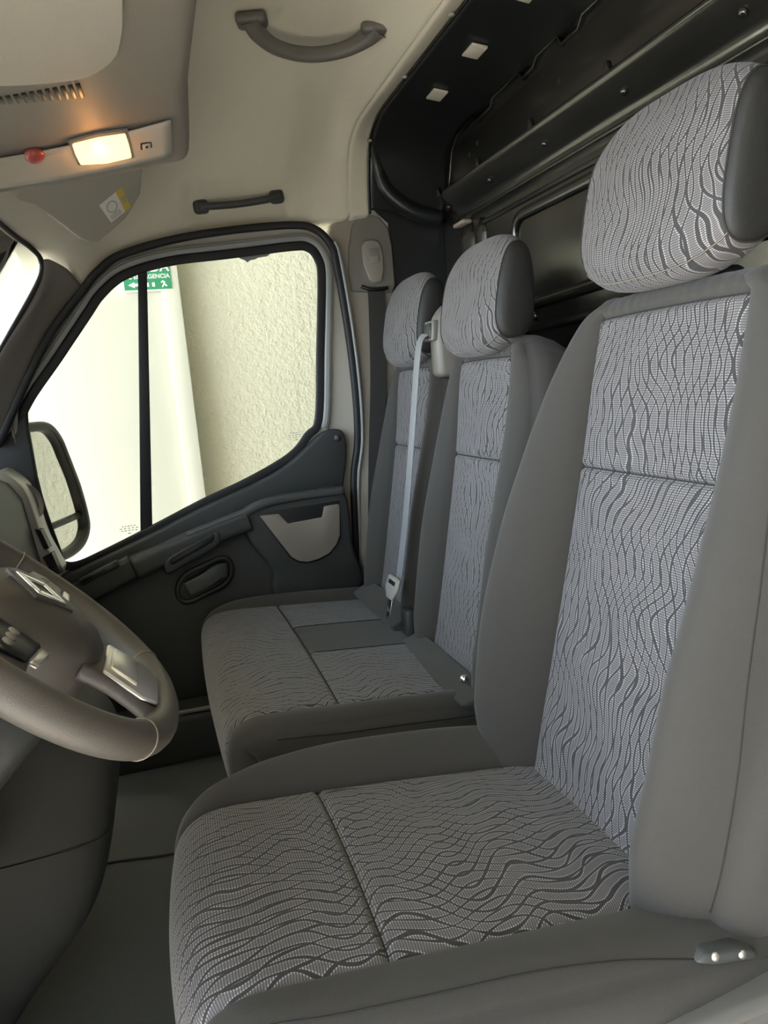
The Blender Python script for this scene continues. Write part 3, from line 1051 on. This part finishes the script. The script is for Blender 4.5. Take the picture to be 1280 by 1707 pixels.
# driver seat ---------------------------------------------------------------
dcx = -.560
drv = thing('driver_seat', 'large front driver seat nearest the camera with leaf patterned grey fabric', 'seat', (dcx, .4, 0))
tabB = [(.290, .40, .165, .268, .060, .066), (.264, .50, .170, .290, .088, .098), (.227, .65, .172, .303, .088, .106), (.192, .80, .173, .303, .072, .095), (.162, .934, .173, .294, .052, .074),
        (.139, 1.05, .174, .276, .032, .048), (.123, 1.13, .172, .252, .018, .026), (.113, 1.176, .168, .224, .010, .012), (.104, 1.198, .150, .190, .004, .004)]
RB = [(.010, .006), (.018, .016), (.024, .032), (.026, .060), (.022, .085), (.010, .100), (-.02, .108)]
_P = [Vector((0, r[0], r[1])) for r in tabB]


def arclen(tab):
    d = catmull([Vector((0, r[0], r[1])) for r in tab], 24)
    L = [0]
    for i in range(1, len(d)):
        L.append(L[-1] + (d[i] - d[i - 1]).length)
    return [L[min(24 * i, len(L) - 1)] for i in range(len(tab))]


sB = arclen(tabB)
ptD, nD, LD, idD, obD, perD = seat_pad(drv, dcx, tabB,
    [('backrest_lower_insert', 0, sB[4], -1, 1, 'pattern'), ('backrest_upper_insert', sB[4], sB[7], -1, 1, 'pattern')],
    RB, 'backrest', seam_s=[(sB[4], -.0, .0), (sB[7], 0, 0)],
    cover_regions=[(0, 9, -2, -1), (0, 9, 1, 2), (sB[7], 9, -1, 1)], uvo=(.31, .07), top=sB[7])
tube('backrest_seam', [ptD(sB[4], w / 20) + Vector((0, .001, 0)) for w in range(-20, 21)], .0010, 'thread', drv, n=6)
tube('backrest_seam', [ptD(sB[7], w / 20) + Vector((0, .001, 0)) for w in range(-20, 21)], .0013, 'thread', drv, n=6)
# side seam running down the near bolster
for w in (-1.72, 1.72):
    tube('bolster_seam', [ptD(s, w / 1.72 * (2.0 - .27 * s / LD)) + Vector((0, .0004, 0)) for s in np.linspace(.03, LD - .03, 60)], .0010, 'thread', drv, n=6)
headrest(drv, dcx + .005, 1.341, .090, .164, .056, .136, .12)
posts(drv, dcx, .062, 1.205, 1.25)

tabC = [(.17, .392, .192, .285, .004, .045), (.30, .410, .200, .296, .012, .052), (.45, .426, .204, .300, .016, .058), (.60, .441, .206, .298, .014, .056), (.74, .453, .206, .290, .010, .042), (.83, .458, .205, .272, .006, .018),
        (.875, .443, .204, .262, .002, .004), (.900, .410, .202, .254, .0, .0), (.908, .360, .200, .250, .0, .0), (.900, .285, .198, .248, .0, .0)]
sC = arclen(tabC)
sSeam = sC[3] + .068
RC = [(.008, .006), (.014, .018), (.018, .04), (.018, .09), (.010, .125), (-.01, .14)]
ptC, nC, LC, idC, obC, perC = seat_pad(drv, dcx - .012, tabC,
    [('cushion_rear_insert', 0, sSeam, -1, 1, 'pattern'), ('cushion_front_insert', sSeam, 9, -1, 1, 'pattern')],
    RC, 'cushion', seam_s=[(sSeam, 0, 0)], cover_regions=[(0, 9, -2, -1), (0, 9, 1, 2)], uvo=(.9, .4), crown=.012)
tube('cushion_seam', [ptC(sSeam, w / 20) + Vector((0, 0, .001)) for w in range(-20, 21)], .0010, 'thread', drv, n=6)
for w in (-2, 2):
    tube('cushion_side_seam', [ptC(s, w * (1 - .14 * smoothstep(0, .45, s / LC))) + nC(s)[0] * (.0006 - .012 * (1 - smoothstep(0, .3, s / LC))) + Vector((w * .005 * (1 - smoothstep(0, .3, s / LC)), 0, 0)) for s in np.linspace(.02, LC - .12, 60)], .0012, 'thread', drv, n=6)
box('seat_base', (-.80, .25, .02), (-.33, .82, .36), 'plastic', drv, bevel=.03, seg=3)
sh = catmull([Vector((-.885, .06, .36)), Vector((-.888, .20, .352)), Vector((-.888, .32, .347)), Vector((-.885, .40, .335)), Vector((-.880, .50, .28)), Vector((-.875, .54, .18))], 8)
sweep('side_shield_edge', sh, rrect(.022, .012, .010, 4), (0, 0, 1), 'shield', drv)
prism('side_shield', [(p.x, p.y, p.z) for p in sh] + [(-.875, .54, .10), (-.885, .06, .10)], (.03, 0, 0), 'shield', drv, bevel=.004)
prism('recliner_bracket', [(-.876, a, b) for a, b in ((.325, .403), (.310, .411), (.262, .404), (.238, .391), (.242, .382), (.300, .393))], (.024, 0, 0), 'plastic_top', drv, bevel=.004)
for (y, z) in ((.300, .405), (.262, .396)):
    lathe('bracket_bolt', (-.875, y, z), (-1, 0, .3), [(.0001, 0), (.0055, 0), (.005, .002), (.0001, .0035)], 'satin', drv, n=16)

# passenger bench ------------------------------------------------------------
bench = thing('passenger_bench', 'two-place passenger bench seat between the driver seat and far door', 'seat', (.3, .4, 0))
tabP = [(.262, .42, .142, .205, .026, .026), (.236, .52, .144, .226, .046, .046), (.200, .70, .143, .236, .048, .048), (.160, .92, .140, .233, .032, .032), (.145, 1.03, .140, .222, .018, .018),
        (.137, 1.095, .138, .206, .010, .010), (.130, 1.136, .134, .186, .006, .006), (.118, 1.165, .120, .155, .003, .003)]
sP = arclen(tabP)
for i, bx in enumerate((.05, .53)):
    pp, _, LP, _, ob, _ = seat_pad(bench, bx, tabP,
        [('backrest_lower_insert', 0, sP[3], -1, 1, 'pattern'), ('backrest_upper_insert', sP[3], sP[6], -1, 1, 'pattern')],
        RB, 'backrest', seam_s=[(sP[3], 0, 0), (sP[6], 0, 0)], cover_regions=[(0, 9, -2, -1), (0, 9, 1, 2), (sP[6], 9, -1, 1)], uvo=(1.3 + i, .6 * i), top=sP[6])
    tube('backrest_seam', [pp(sP[3], w / 20) + Vector((0, .001, 0)) for w in range(-20, 21)], .0013, 'thread', bench, n=6)
    tube('backrest_seam', [pp(sP[6], w / 20) + Vector((0, .001, 0)) for w in range(-20, 21)], .0013, 'thread', bench, n=6)
    headrest(bench, bx + .005, 1.266, .118, .153, .050, .124, .12)
    posts(bench, bx, .085, 1.165, 1.19)

bcx = .335
tabQ = [(.17, .432, .40, .470, .012, .030), (.30, .440, .41, .475, .012, .030), (.44, .452, .412, .475, .012, .030), (.556, .461, .412, .475, .010, .028), (.67, .471, .410, .470, .006, .020), (.738, .470, .405, .458, .002, .008),
        (.776, .452, .400, .445, 0, 0), (.792, .415, .396, .438, 0, 0), (.795, .365, .392, .434, 0, 0), (.788, .29, .388, .430, 0, 0)]
sQ = arclen(tabQ)


def wq(x):              # world x -> lateral parameter inside the flat part
    return (x - bcx) / .412


iN = (-1.0, wq(.235))
iF = (wq(.465), 1.0)
ptQ, nQ, LQ, idQ, obQ, perQ = seat_pad(bench, bcx, tabQ,
    [('cushion_front_insert', sQ[3], 9, -1, 1, 'pattern'), ('cushion_rear_insert', .06, sQ[3], iN[0], iN[1], 'pattern'), ('cushion_rear_insert ', .06, sQ[3], iF[0], iF[1], 'pattern')],
    RC, 'cushion', seam_s=[(sQ[3], 0, 0)], cover_regions=[(0, 9, -2, -1), (0, 9, 1, 2), (0, sQ[3], iN[1], iF[0]), (0, .06, iN[0], iN[1]), (0, .06, iF[0], iF[1])], uvo=(2.2, .3), crown=.010)
for o in bench.children:
    if o.name.startswith('cushion_rear_insert '):
        o.name = 'cushion_rear_insert.001'
tube('cushion_seam', [ptQ(sQ[3], -1 + 2 * k / 40) + Vector((0, 0, .001)) for k in range(41)], .0018, 'thread', bench, n=6)
for w in (iN[0], iN[1], iF[0]):
    tube('cushion_side_seam', [ptQ(s, w) + Vector((0, 0, .0008)) for s in np.linspace(.05, sQ[3], 30)], .0014, 'thread', bench, n=6)
tube('cushion_side_seam', [ptQ(s, -2) + nQ(s)[0] * -.014 + Vector((-.0135, 0, 0)) for s in np.linspace(.02, LQ - .25, 50)], .0014, 'thread', bench, n=6)
box('bench_base', (-.10, .20, .005), (.77, .72, .35), 'plastic', bench, bevel=.03, seg=3)
# plain flaps between cushion and backs
prism('hinge_cover', [(-.175, .262, .47), (-.175, .330, .445), (-.175, .30, .43), (-.175, .235, .43)], (.44, 0, 0), 'fabric', bench, bevel=.008)
prism('hinge_cover', [(.34, .255, .50), (.34, .320, .465), (.34, .30, .44), (.34, .235, .44)], (.40, 0, 0), 'fabric', bench, bevel=.008)
lathe('hinge_cap', (-.108, .292, .474), (-.4, .5, .7), [(.0001, 0), (.010, 0), (.009, .005), (.005, .008), (.0001, .009)], 'chrome', bench, n=14)

# ------------------------------------------------------------------ seat belts
belt = thing('seat_belt', 'pale shiny seat belt hanging between the two passenger backrests', 'seat belt', (.31, .2, .5))
prism('belt_tower', [(.262, .155, 1.105), (.262, .155, 1.205), (.262, .148, 1.255), (.262, .120, 1.285), (.262, .080, 1.285), (.262, .060, 1.25), (.262, .055, 1.105)], (.062, 0, 0), 'tower_grey', belt, bevel=.016, seg=3)
prism('belt_slot_frame', [(.268, .166, 1.196), (.268, .160, 1.246), (.332, .160, 1.246), (.332, .166, 1.196)], (0, -.016, 0), 'tower_grey', belt, bevel=.004)
prism('belt_slot', [(.277, .169, 1.203), (.277, .164, 1.240), (.323, .164, 1.240), (.323, .169, 1.203)], (0, -.010, 0), 'black', belt, bevel=.003)
bpth = catmull([(.312, .166, 1.215), (.314, .185, 1.185), (.314, .208, 1.05), (.312, .236, .88), (.308, .262, .74), (.304, .292, .600)], 8)
sweep('belt_strap', bpth, [(-.022, 0), (.022, 0), (.022, .0016), (.008, .0012), (.007, .0020), (-.007, .0020), (-.008, .0012), (-.022, .0016)], (0, 1, .1), 'webbing', belt, smooth=False)
prism('tongue_frame', [(.262, .298, .608), (.346, .298, .608), (.350, .309, .578), (.330, .316, .552), (.278, .316, .552), (.258, .309, .578)], (0, .010, 0), 'anchor_grey', belt, bevel=.004)
prism('tongue_slot', [(.278, .3095, .600), (.330, .3095, .600), (.330, .313, .590), (.278, .313, .590)], (0, .002, 0), 'black', belt)
prism('tongue_blade', [(.288, .317, .556), (.320, .317, .556), (.320, .330, .500), (.288, .330, .500)], (0, .0035, 0), 'chrome', belt, bevel=.001)
prism('tongue_hole', [(.298, .3295, .520), (.310, .3295, .520), (.310, .3325, .508), (.298, .3325, .508)], (0, .002, 0), 'black', belt)
box('buckle_boot', (.274, .262, .440), (.330, .290, .520), 'plastic', belt, bevel=.008)

belt2 = thing('seat_belt', 'dark seat belt running down the beige pillar behind the passenger door', 'seat belt', (.84, .15, .5))
anc = prism('belt_anchor', [(.842, a, b) for a, b in ((.158, 1.470), (.160, 1.525), (.148, 1.545), (.118, 1.548), (.098, 1.538), (.090, 1.50), (.092, 1.455), (.102, 1.420), (.125, 1.415), (.142, 1.425))], (.020, 0, 0), 'anchor_grey', belt2, bevel=.006, seg=3)
prism('anchor_window', [(.8405, a, b) for a, b in ((.140, 1.478), (.140, 1.520), (.104, 1.522), (.102, 1.480))], (.004, 0, 0), 'trim_grey', anc, bevel=.004)
prism('anchor_button', [(.839, a, b) for a, b in ((.136, 1.474), (.136, 1.498), (.108, 1.500), (.108, 1.476))], (.004, 0, 0), 'anchor_grey', anc, bevel=.003)
tube('belt_loop', catmull([(.842, .172, 1.408), (.838, .150, 1.398), (.838, .115, 1.396), (.845, .085, 1.400)], 6), .006, 'black', belt2, n=10)
sweep('belt_strap', catmull([(.846, .124, 1.402), (.844, .130, 1.30), (.842, .145, 1.10), (.840, .175, .85), (.838, .20, .60), (.836, .22, .40)], 6), [(-.026, -.001), (.026, -.001), (.026, .001), (.010, .0012), (-.010, .0012), (-.026, .001)], (-1, 0, 0), 'webbing_dark', belt2, smooth=False)

# ------------------------------------------------------------------ grab handles
gh = thing('grab_handle', 'large curved grey grab handle on the headliner', 'handle', (.25, .38, 1.87))
hp = catmull([(.258, .530, 1.905), (.270, .518, 1.884), (.288, .484, 1.866), (.298, .430, 1.856), (.296, .375, 1.855), (.280, .318, 1.862), (.254, .276, 1.876), (.236, .258, 1.892)], 8)
sweep('handle_bow', hp, rrect(.013, .016, .011, 4), (0, 0, 1), 'handle_grey', gh, scale=lambda t: 1.0 + 1.0 * abs(2 * t - 1) ** 4)
for c in ((.256, .532, 1.902), (.234, .258, 1.886)):
    obox('handle_foot', c, ((.3, 1, 0), (1, -.3, 0), (0, 0, 1)), (.034, .024, .012), 'handle_grey', gh, bevel=.010, seg=3)
gh['group'] = 'cab grab handles'
ch = thing('grab_handle', 'small straight dark handle in the recess above the passenger window', 'handle', (.84, .52, 1.66))
ch['group'] = 'cab grab handles'
sweep('handle_bow', catmull([(.822, .640, 1.650), (.808, .600, 1.648), (.806, .53, 1.652), (.804, .45, 1.662), (.816, .408, 1.674)], 6), rrect(.009, .010, .007, 4), (-1, 0, .5), 'plastic_top', ch)
for c in ((.834, .635, 1.652), (.830, .412, 1.676)):
    obox('handle_foot', c, ((0, 1, -.09), (0, .09, 1), (1, 0, 0)), (.022, .020, .014), 'plastic_top', ch, bevel=.012, seg=3)

# ------------------------------------------------------------------ overhead console
oc = thing('overhead_console', 'grey overhead console with the lit amber lamp above the windscreen', 'console', (0, .95, 1.6))


def con_z(y):
    return 1.643 - .228 * (y - .72)


def low_z(y):
    return 1.579 - .165 * (y - .74)


ysn = [.700, .704, .712, .722, .735, .76, .80, .85, .90, .95, 1.0, 1.05, 1.10, 1.14]
rows = []
for y in ysn:
    zu, zl = con_z(max(y, .722)), low_z(max(y, .735))
    up = (.20 if y == .700 else .05 if y == .704 else .018 if y == .712 else .004 if y == .722 else 0)
    bow = .02 * math.sin(PI * min(max((y - .72) / .36, 0), 1))
    prof = [(-.82, zu + up), (-.5, zu + up), (-.2, zu + up), (-.03, zu + up), (-.008 + bow, zu - .004 + up), (.010 + bow, zu - .010 + up * .9),
            (.03 + bow, zu * .86 + zl * .14 - .003 + up * .8), (.06 + bow, zu * .60 + zl * .40 + up * .7), (.10 + bow, zu * .30 + zl * .70 - .001 + up * .6), (.118 + bow, zl + .010 + up * .6), (.135 + bow, zl + .001 + up * .6), (.150 + bow, zl + .002 + up * .6), (.165 + bow, zl + .016 + up * .5), (.19 + bow, zl + .07 + up * .3), (.22 + bow, zl + .20)]
    rows.append([Vector((x, y, z)) for x, z in prof])
cb = grid('console_body', rows, 'console', oc, thick=0.006)
sub(cb, 1)


def strip_pt(x, y, off=0.0):
    zu, zl = con_z(y), low_z(y)
    bow = .02 * math.sin(PI * min(max((y - .72) / .36, 0), 1))
    t = (x - bow - .0) / .135
    return Vector((x - off * .4, y, zu - .004 + (zl - zu) * t - off))


rows = [[strip_pt(.018 + .02 * math.sin(PI * min(max((y - .72) / .36, 0), 1)) + (.104 - .018) * k / 6, y, .005) for k in range(7)] for y in np.linspace(.745, 1.13, 22)]
grid('lamp_strip', rows, 'console_strip', oc, thick=-.003)
# lamp lens
ln = [(.032, .924), (.030, .878), (.034, .829), (.060, .825), (.094, .822), (.098, .870), (.088, .917), (.060, .922)]
prism('lamp_bezel', [strip_pt(.063 + (x - .063) * 1.22, .873 + (y - .873) * 1.13, .008) for x, y in ln], (.002, 0, .006), 'console', oc, bevel=.002)
prism('lamp_lens', [strip_pt(x, y, .013) for x, y in ln], (.002, 0, .006), 'lamp', oc, bevel=.004, seg=3)
ld = bpy.data.lights.new('lamp_glow', 'POINT')
ld.energy = 0.10
ld.color = (1.0, 0.42, 0.12)
ld.shadow_soft_size = .012
lo_ = bpy.data.objects.new('lamp_bulb', ld)
COL.objects.link(lo_)
lo_.location = strip_pt(.063, .873, .034)
lo_.parent = oc
rb = strip_pt(.041, .992, .006)
lathe('red_button', rb, (-.35, -.1, -1), [(.0001, -.002), (.019, -.002), (.018, .003), (.013, .008), (.006, .010), (.0001, .0105)], 'red', oc, n=20)
swc = strip_pt(.073, .793, .006)
obox('lamp_switch', swc, ((0, 1, -.2), (1, 0, -.45), (.42, .2, 1)), (.012, .010, .003), 'rubber', oc, bevel=.004)
obox('switch_window', swc + Vector((-.0015, -.0005, -.0035)), ((0, 1, -.2), (1, 0, -.45), (.42, .2, 1)), (.008, .0065, .0012), 'console_strip', oc, bevel=.002)
obox('switch_mark', swc + Vector((-.002, -.0007, -.0048)), ((0, 1, -.2), (1, 0, -.45), (.42, .2, 1)), (.002, .003, .0005), 'rubber', oc)
sweep('strip_groove', catmull([strip_pt(.035, .765, .0068), strip_pt(.062, .755, .0068), (strip_pt(.090, .757, .0068)), strip_pt(.112, .770, .0068)], 6), rrect(.0012, .0008, .0006, 2), (0, 0, 1), 'rubber', oc)
# beige inset panel of the console underside
ip = catmull([(-.80, .818, 0), (-.42, .816, 0), (-.30, .824, 0), (-.255, .836, 0), (-.222, .862, 0), (-.212, .892, 0), (-.226, .95, 0), (-.248, 1.0, 0), (-.30, 1.10, 0)], 6)
ipo = [(p.x, p.y) for p in ip] + [(-.80, 1.10)]
prism('console_panel', [(x, y, con_z(y) - .006) for x, y in ipo], (0, 0, .010), 'console_panel', oc, bevel=.003)
# vent slots
for k in range(12):
    y = .892 + .0115 * k
    x0, x1 = -.186 - .0012 * k, -.132 - .0042 * k
    obox('vent_slot', ((x0 + x1) / 2, y, con_z(y) - .0012), ((1, -.05, 0), (.05, 1, -.228), (0, .228, 1)), ((x1 - x0) / 2, .0036, .0022), 'black', oc, bevel=.001)

# ------------------------------------------------------------------ sun visor
vz = thing('sun_visor', 'folded passenger sun visor with a white warning sticker', 'visor', (.58, .93, 1.59))
vn = Vector((.6, .25, .75)).normalized()
vp = [(.500, 1.085, 0), (.527, 1.049, 0), (.583, 1.005, 0), (.632, .968, 0), (.652, .945, 0), (.655, .925, 0), (.644, .889, 0), (.625, .847, 0), (.583, .803, 0), (.52, .79, 0), (.46, .80, 0), (.43, .88, 0), (.43, 1.07, 0)]


def vis(x, y, off=0.0):
    z = (.6 * .6 + .25 * .9 + .75 * 1.58 - .6 * x - .25 * y) / .75
    return Vector((x, y, z)) - vn * off


prism('visor_flap', [vis(x, y, .0) for x, y, _ in vp], vn * .018, 'visor', vz, bevel=.008, seg=3)
stk = [(.572, .907), (.549, .847), (.601, .832), (.620, .885)]
st = prism('warning_sticker', [vis(x, y, .0012) for x, y in stk], vn * .001, 'sticker', vz)


def stp(u, v, off):
    a = Vector(stk[0]).lerp(Vector(stk[1]), u)
    b = Vector(stk[3]).lerp(Vector(stk[2]), u)
    p = a.lerp(b, v)
    return vis(p.x, p.y, off)


prism('sticker_panel', [stp(.72, .0, .0018), stp(1, .0, .0018), stp(1, 1, .0018), stp(.72, 1, .0018)], vn * .0004, 'sticker_yellow', st)
prism('sticker_symbol', [stp(.80, .35, .0024), stp(.93, .35, .0024), stp(.93, .68, .0024), stp(.80, .68, .0024)], vn * .0004, 'sticker_ink', st)
sweep('sticker_symbol', [stp(.36 + .20 * math.cos(a), .42 + .24 * math.sin(a), .0018) for a in np.linspace(0, 2 * PI, 20)[:-1]], rrect(.0012, .0005, .0003, 1), vn, 'sticker_ink', st, closed=True)
for k in range(4):
    v0 = .72 + .06 * k
    prism('sticker_line', [stp(.10, v0, .0018), stp(.58, v0, .0018), stp(.58, v0 + .025, .0018), stp(.10, v0 + .025, .0018)], vn * .0004, 'sticker_ink', st)

# ------------------------------------------------------------------ outside mirror
mr = thing('wing_mirror', 'black door mirror seen through the passenger window', 'mirror', (1.15, 1.17, .85))
mo3 = [Vector(p) for p in ((1.098, 1.273, 1.05), (1.167, 1.243, 1.062), (1.256, 1.205, 1.056), (1.306, 1.183, 1.013), (1.332, 1.171, .953), (1.359, 1.160, .886), (1.375, 1.152, .836), (1.394, 1.144, .750), (1.396, 1.144, .684), (1.344, 1.166, .636), (1.243, 1.210, .620), (1.163, 1.245, .642), (1.109, 1.268, .745), (1.105, 1.270, .899))]
mos = catmull(mo3, 5, closed=True)
MN = Vector((.40, .92, 0)).normalized()
sweep('mirror_housing', mos, rrect(.016, .030, .010, 3), MN, 'black', mr, closed=True)
mk('mirror_back', [p + MN * .028 for p in mos], [tuple(range(len(mos)))], 'black', mr, smooth=False)
mk('mirror_glass', [p - MN * .010 for p in mos], [tuple(range(len(mos)))], 'mirror', mr, smooth=False)
sweep('mirror_divider', [Vector(p) - MN * .012 for p in ((1.40, 1.142, .738), (1.309, 1.181, .732), (1.209, 1.225, .728), (1.120, 1.263, .731))], rrect(.011, .008, .006, 3), MN, 'black', mr)
tube('mirror_arm', [(.905, 1.33, .80), (1.02, 1.32, .82), (1.14, 1.30, .84)], .026, 'black', mr, n=14)

# ------------------------------------------------------------------ dashboard
ds = thing('dashboard', 'dark dashboard and centre stack with a silver air vent, behind the steering wheel', 'dashboard', (0, 1.3, .8))
dprof = [(1.55, .955), (1.40, .965), (1.28, .955), (1.232, .930), (1.205, .885), (1.195, .80), (1.185, .71), (1.165, .64), (1.20, .54), (1.30, .47), (1.55, .45)]
prof3 = [(y, z) for y, z in dprof]
rows = []
for x in (-.90, -.88, -.5, 0, .5, .80, .835):
    e = 0.97 if abs(x) > .83 else 1.0
    rows.append([Vector((x, 1.4 + (y - 1.4) * e, .72 + (z - .72) * e)) for y, z in dprof])
db = grid('dash_body', rows, 'plastic', ds)
for x, rw in ((.835, rows[-1]),):
    mk('dash_end', rw, [tuple(range(len(rw)))], 'plastic', ds, smooth=False)
# silver vent pod at the passenger end
pod = catmull([(1.262, .960, 0), (1.235, .953, 0), (1.200, .912, 0), (1.184, .85, 0), (1.172, .77, 0), (1.150, .70, 0), (1.142, .66, 0), (1.19, .62, 0), (1.26, .66, 0), (1.29, .80, 0), (1.29, .92, 0)], 5, closed=True)
prism('vent_pod', [(.660, p.x, p.y) for p in pod], (.16, 0, 0), 'silver', ds, bevel=.016, seg=3)
prism('vent_facet', [(.654, a, b) for a, b in ((1.262, .935), (1.236, .925), (1.222, .860), (1.240, .818), (1.275, .79), (1.29, .82), (1.29, .92))], (.010, 0, 0), 'console_strip', ds, bevel=.004)
vc, vax = Vector((.735, 1.198, .868)), Vector((-.35, -.90, .26))
lathe('vent_ring', vc, vax, [(.0001, -.02), (.052, -.02), (.052, .004), (.046, .010), (.040, .004), (.038, -.004), (.0001, -.004)], 'silver', ds, n=32)
lathe('vent_grille', vc, vax, [(.0001, -.003), (.034, -.003), (.032, .003), (.028, .003), (.027, -.001), (.018, .003), (.014, .003), (.0001, .003)], 'trim_grey', ds, n=24)
for (y0, z0, y1, z1) in ((1.158, .815, 1.150, .760), (1.148, .740, 1.132, .685)):
    pass
prism('vent_gap', [(.656, 1.186, .800), (.656, 1.172, .796), (.656, 1.158, .745), (.656, 1.170, .742)], (.03, -.004, 0), 'black', ds)
prism('vent_gap', [(.656, 1.178, .722), (.656, 1.154, .732), (.656, 1.140, .672), (.656, 1.160, .668)], (.03, -.004, 0), 'black', ds)

# lower knee panel and centre console
rows = []
for z, y in ((0, 1.29), (.06, 1.235), (.12, 1.185), (.167, 1.148), (.21, 1.108), (.247, 1.072), (.296, 1.036), (.365, 1.012), (.42, .999), (.50, .980), (.56, .972), (.60, .985), (.62, 1.02), (.625, 1.10)):
    rows.append([Vector(p) for p in ((-.345, 1.50, z), (-.34, 1.30, z), (-.335, y + .14, z), (-.328, y + .06, z), (-.312, y + .018, z), (-.285, y, z), (-.22, y - .004, z), (-.15, y, z), (-.10, y + .02, z), (-.08, y + .07, z), (-.07, y + .2, z), (-.07, 1.50, z))])
kb = grid('centre_stack', rows, 'plastic_low', ds)
sub(kb, 2)
tube('panel_seam', [rows[8][j] + Vector((-.0012, -.001, 0)) for j in range(1, 6)], .0010, 'black', ds, n=6)
box('knee_panel', (-.88, 1.16, .42), (-.345, 1.40, .66), 'plastic_low', ds, bevel=.04, seg=4)

# ------------------------------------------------------------------ steering wheel
sw = thing('steering_wheel', 'taupe leather steering wheel with silver lower spoke at the left', 'steering wheel', (-.6, 1.02, .86))
WC = Vector((-.600, 1.021, .861))
TH = math.radians(45)
WU = Vector((0, math.cos(TH), math.sin(TH)))
WN = Vector((0, -math.sin(TH), math.cos(TH)))
WX = Vector((1, 0, 0))


def wpt(a, b, h=0.0):
    return WC + WX * a + WU * b + WN * h


R0 = .196
rim = []
for i in range(96):
    t = 2 * PI * i / 96
    c_, s_ = math.cos(t), math.sin(t)
    rr_ = R0 / (abs(c_) ** 2.25 + abs(s_) ** 2.25) ** (1 / 2.25)
    b = rr_ * s_
    if b < -.150:
        b = -.150 + (b + .150) * .90
    rim.append(wpt(rr_ * c_, b, 0))
sweep('rim', rim, circ(.0205, 16, .0225), WN, 'leather', sw, closed=True)
for k in (62, 82, 4, 44):
    t = (rim[(k + 1) % 96] - rim[k - 1]).normalized()
    e1 = WN
    e2 = t.cross(e1).normalized()
    tube('rim_seam', [rim[k] + e2 * (.0208 * math.cos(a)) + e1 * (.0228 * math.sin(a)) for a in np.linspace(0, 2 * PI, 24)[:-1]], .0010, 'pocket', sw, n=6, closed=True, ref=t)
# hub / airbag cover, bulging
hubo = [(-.085, .030), (-.080, .055), (-.045, .072), (0, .076), (.045, .072), (.080, .055), (.085, .030), (.082, -.010), (.070, -.048), (.050, -.078), (.028, -.092), (0, -.096), (-.028, -.092), (-.050, -.078), (-.070, -.048), (-.082, -.010)]
ho = [(p.x, p.y) for p in catmull([(a, b, 0) for a, b in hubo], 4, closed=True)]
verts, faces = [], []
levels = ((1.0, -.045), (1.0, -.01), (.985, .012), (.93, .024), (.80, .033), (.55, .040), (.25, .043), (.02, .044))
for k, h in levels:
    for a, b in ho:
        verts.append(wpt(a * k, b * k, h))
m = len(ho)
for j in range(len(levels) - 1):
    for i in range(m):
        faces.append((j * m + i, j * m + (i + 1) % m, (j + 1) * m + (i + 1) % m, (j + 1) * m + i))
mk('hub', verts, faces, 'hub', sw)
# emblem: silver lozenge with hollow centre
em = [(0, .034), (.024, 0), (0, -.034), (-.024, 0)]
emo = thing('tmp', '', '')
bpy.data.objects.remove(emo)


def plate(name, outline, h, t, mat, parent, bevel=.001):
    return prism(name, [wpt(a, b, h) for a, b in outline], WN * t, mat, parent, bevel=bevel)


e0 = (-.006, .012)
emb = plate('emblem', [(e0[0] + a * 1.35, e0[1] + b * 1.30) for a, b in em], .040, .005, 'hub', sw)
for i in range(4):
    a, b = em[i], em[(i + 1) % 4]
    q = .56
    plate('emblem_facet', [(e0[0] + a[0], e0[1] + a[1]), (e0[0] + b[0], e0[1] + b[1]), (e0[0] + b[0] * q, e0[1] + b[1] * q), (e0[0] + a[0] * q, e0[1] + a[1] * q)], .0445, .0035, 'chrome', emb)
# spokes
for s in (-1, 1):
    sp = [wpt(s * .07, .018, .0), wpt(s * .11, .012, .004), wpt(s * .15, .008, .002), wpt(s * .185, .006, 0)]
    sweep('side_spoke', catmull(sp, 4), rrect(.030, .012, .010, 4), WN, 'hub', sw)
    pl_ = plate('switch_pad', [(s * .088, .036), (s * .150, .030), (s * .158, .010), (s * .150, -.016), (s * .092, -.022)], .012, .008, 'black', sw, .003)
    plate('switch_trim', [(s * .100, -.022), (s * .152, -.018), (s * .150, -.028), (s * .102, -.034)], .014, .006, 'satin', sw, .002)
    for k in range(3):
        lathe('switch_button', wpt(s * (.105 + .018 * k), .010, .020), WN, [(.0001, -.002), (.007, -.002), (.006, .002), (.0001, .0025)], 'trim_grey', pl_, n=12)
sweep('lower_spoke', catmull([wpt(0, -.075, .004), wpt(0, -.11, .008), wpt(0, -.15, .006), wpt(0, -.182, .002)], 5), rrect(.058, .010, .009, 4), WN, 'hub', sw)
plate('spoke_trim', [(-.052, -.096), (.050, -.096), (.058, -.150), (.046, -.172), (-.046, -.172), (-.058, -.150)], .015, .006, 'satin', sw, .003)
plate('spoke_ridge', [(-.036, -.102), (.034, -.102), (.040, -.140), (-.040, -.140)], .019, .006, 'satin', sw, .005)
# column
cl = thing('steering_column', 'dark steering column shroud with stalk behind the steering wheel', 'column', (-.6, 1.1, .7))
sweep('column_shroud', [wpt(0, -.02, -.055), wpt(0, -.02, -.12), wpt(0, -.02, -.22), wpt(0, -.02, -.30)], rrect(.072, .062, .03, 5), (1, 0, 0), 'plastic', cl)
tube('stalk', [wpt(.06, .0, -.06), wpt(.16, -.01, -.05), wpt(.215, -.015, -.045)], .009, 'black', cl, n=12)
tube('stalk_tip', [wpt(.205, -.014, -.046), wpt(.245, -.02, -.042)], .011, 'satin', cl, n=12)
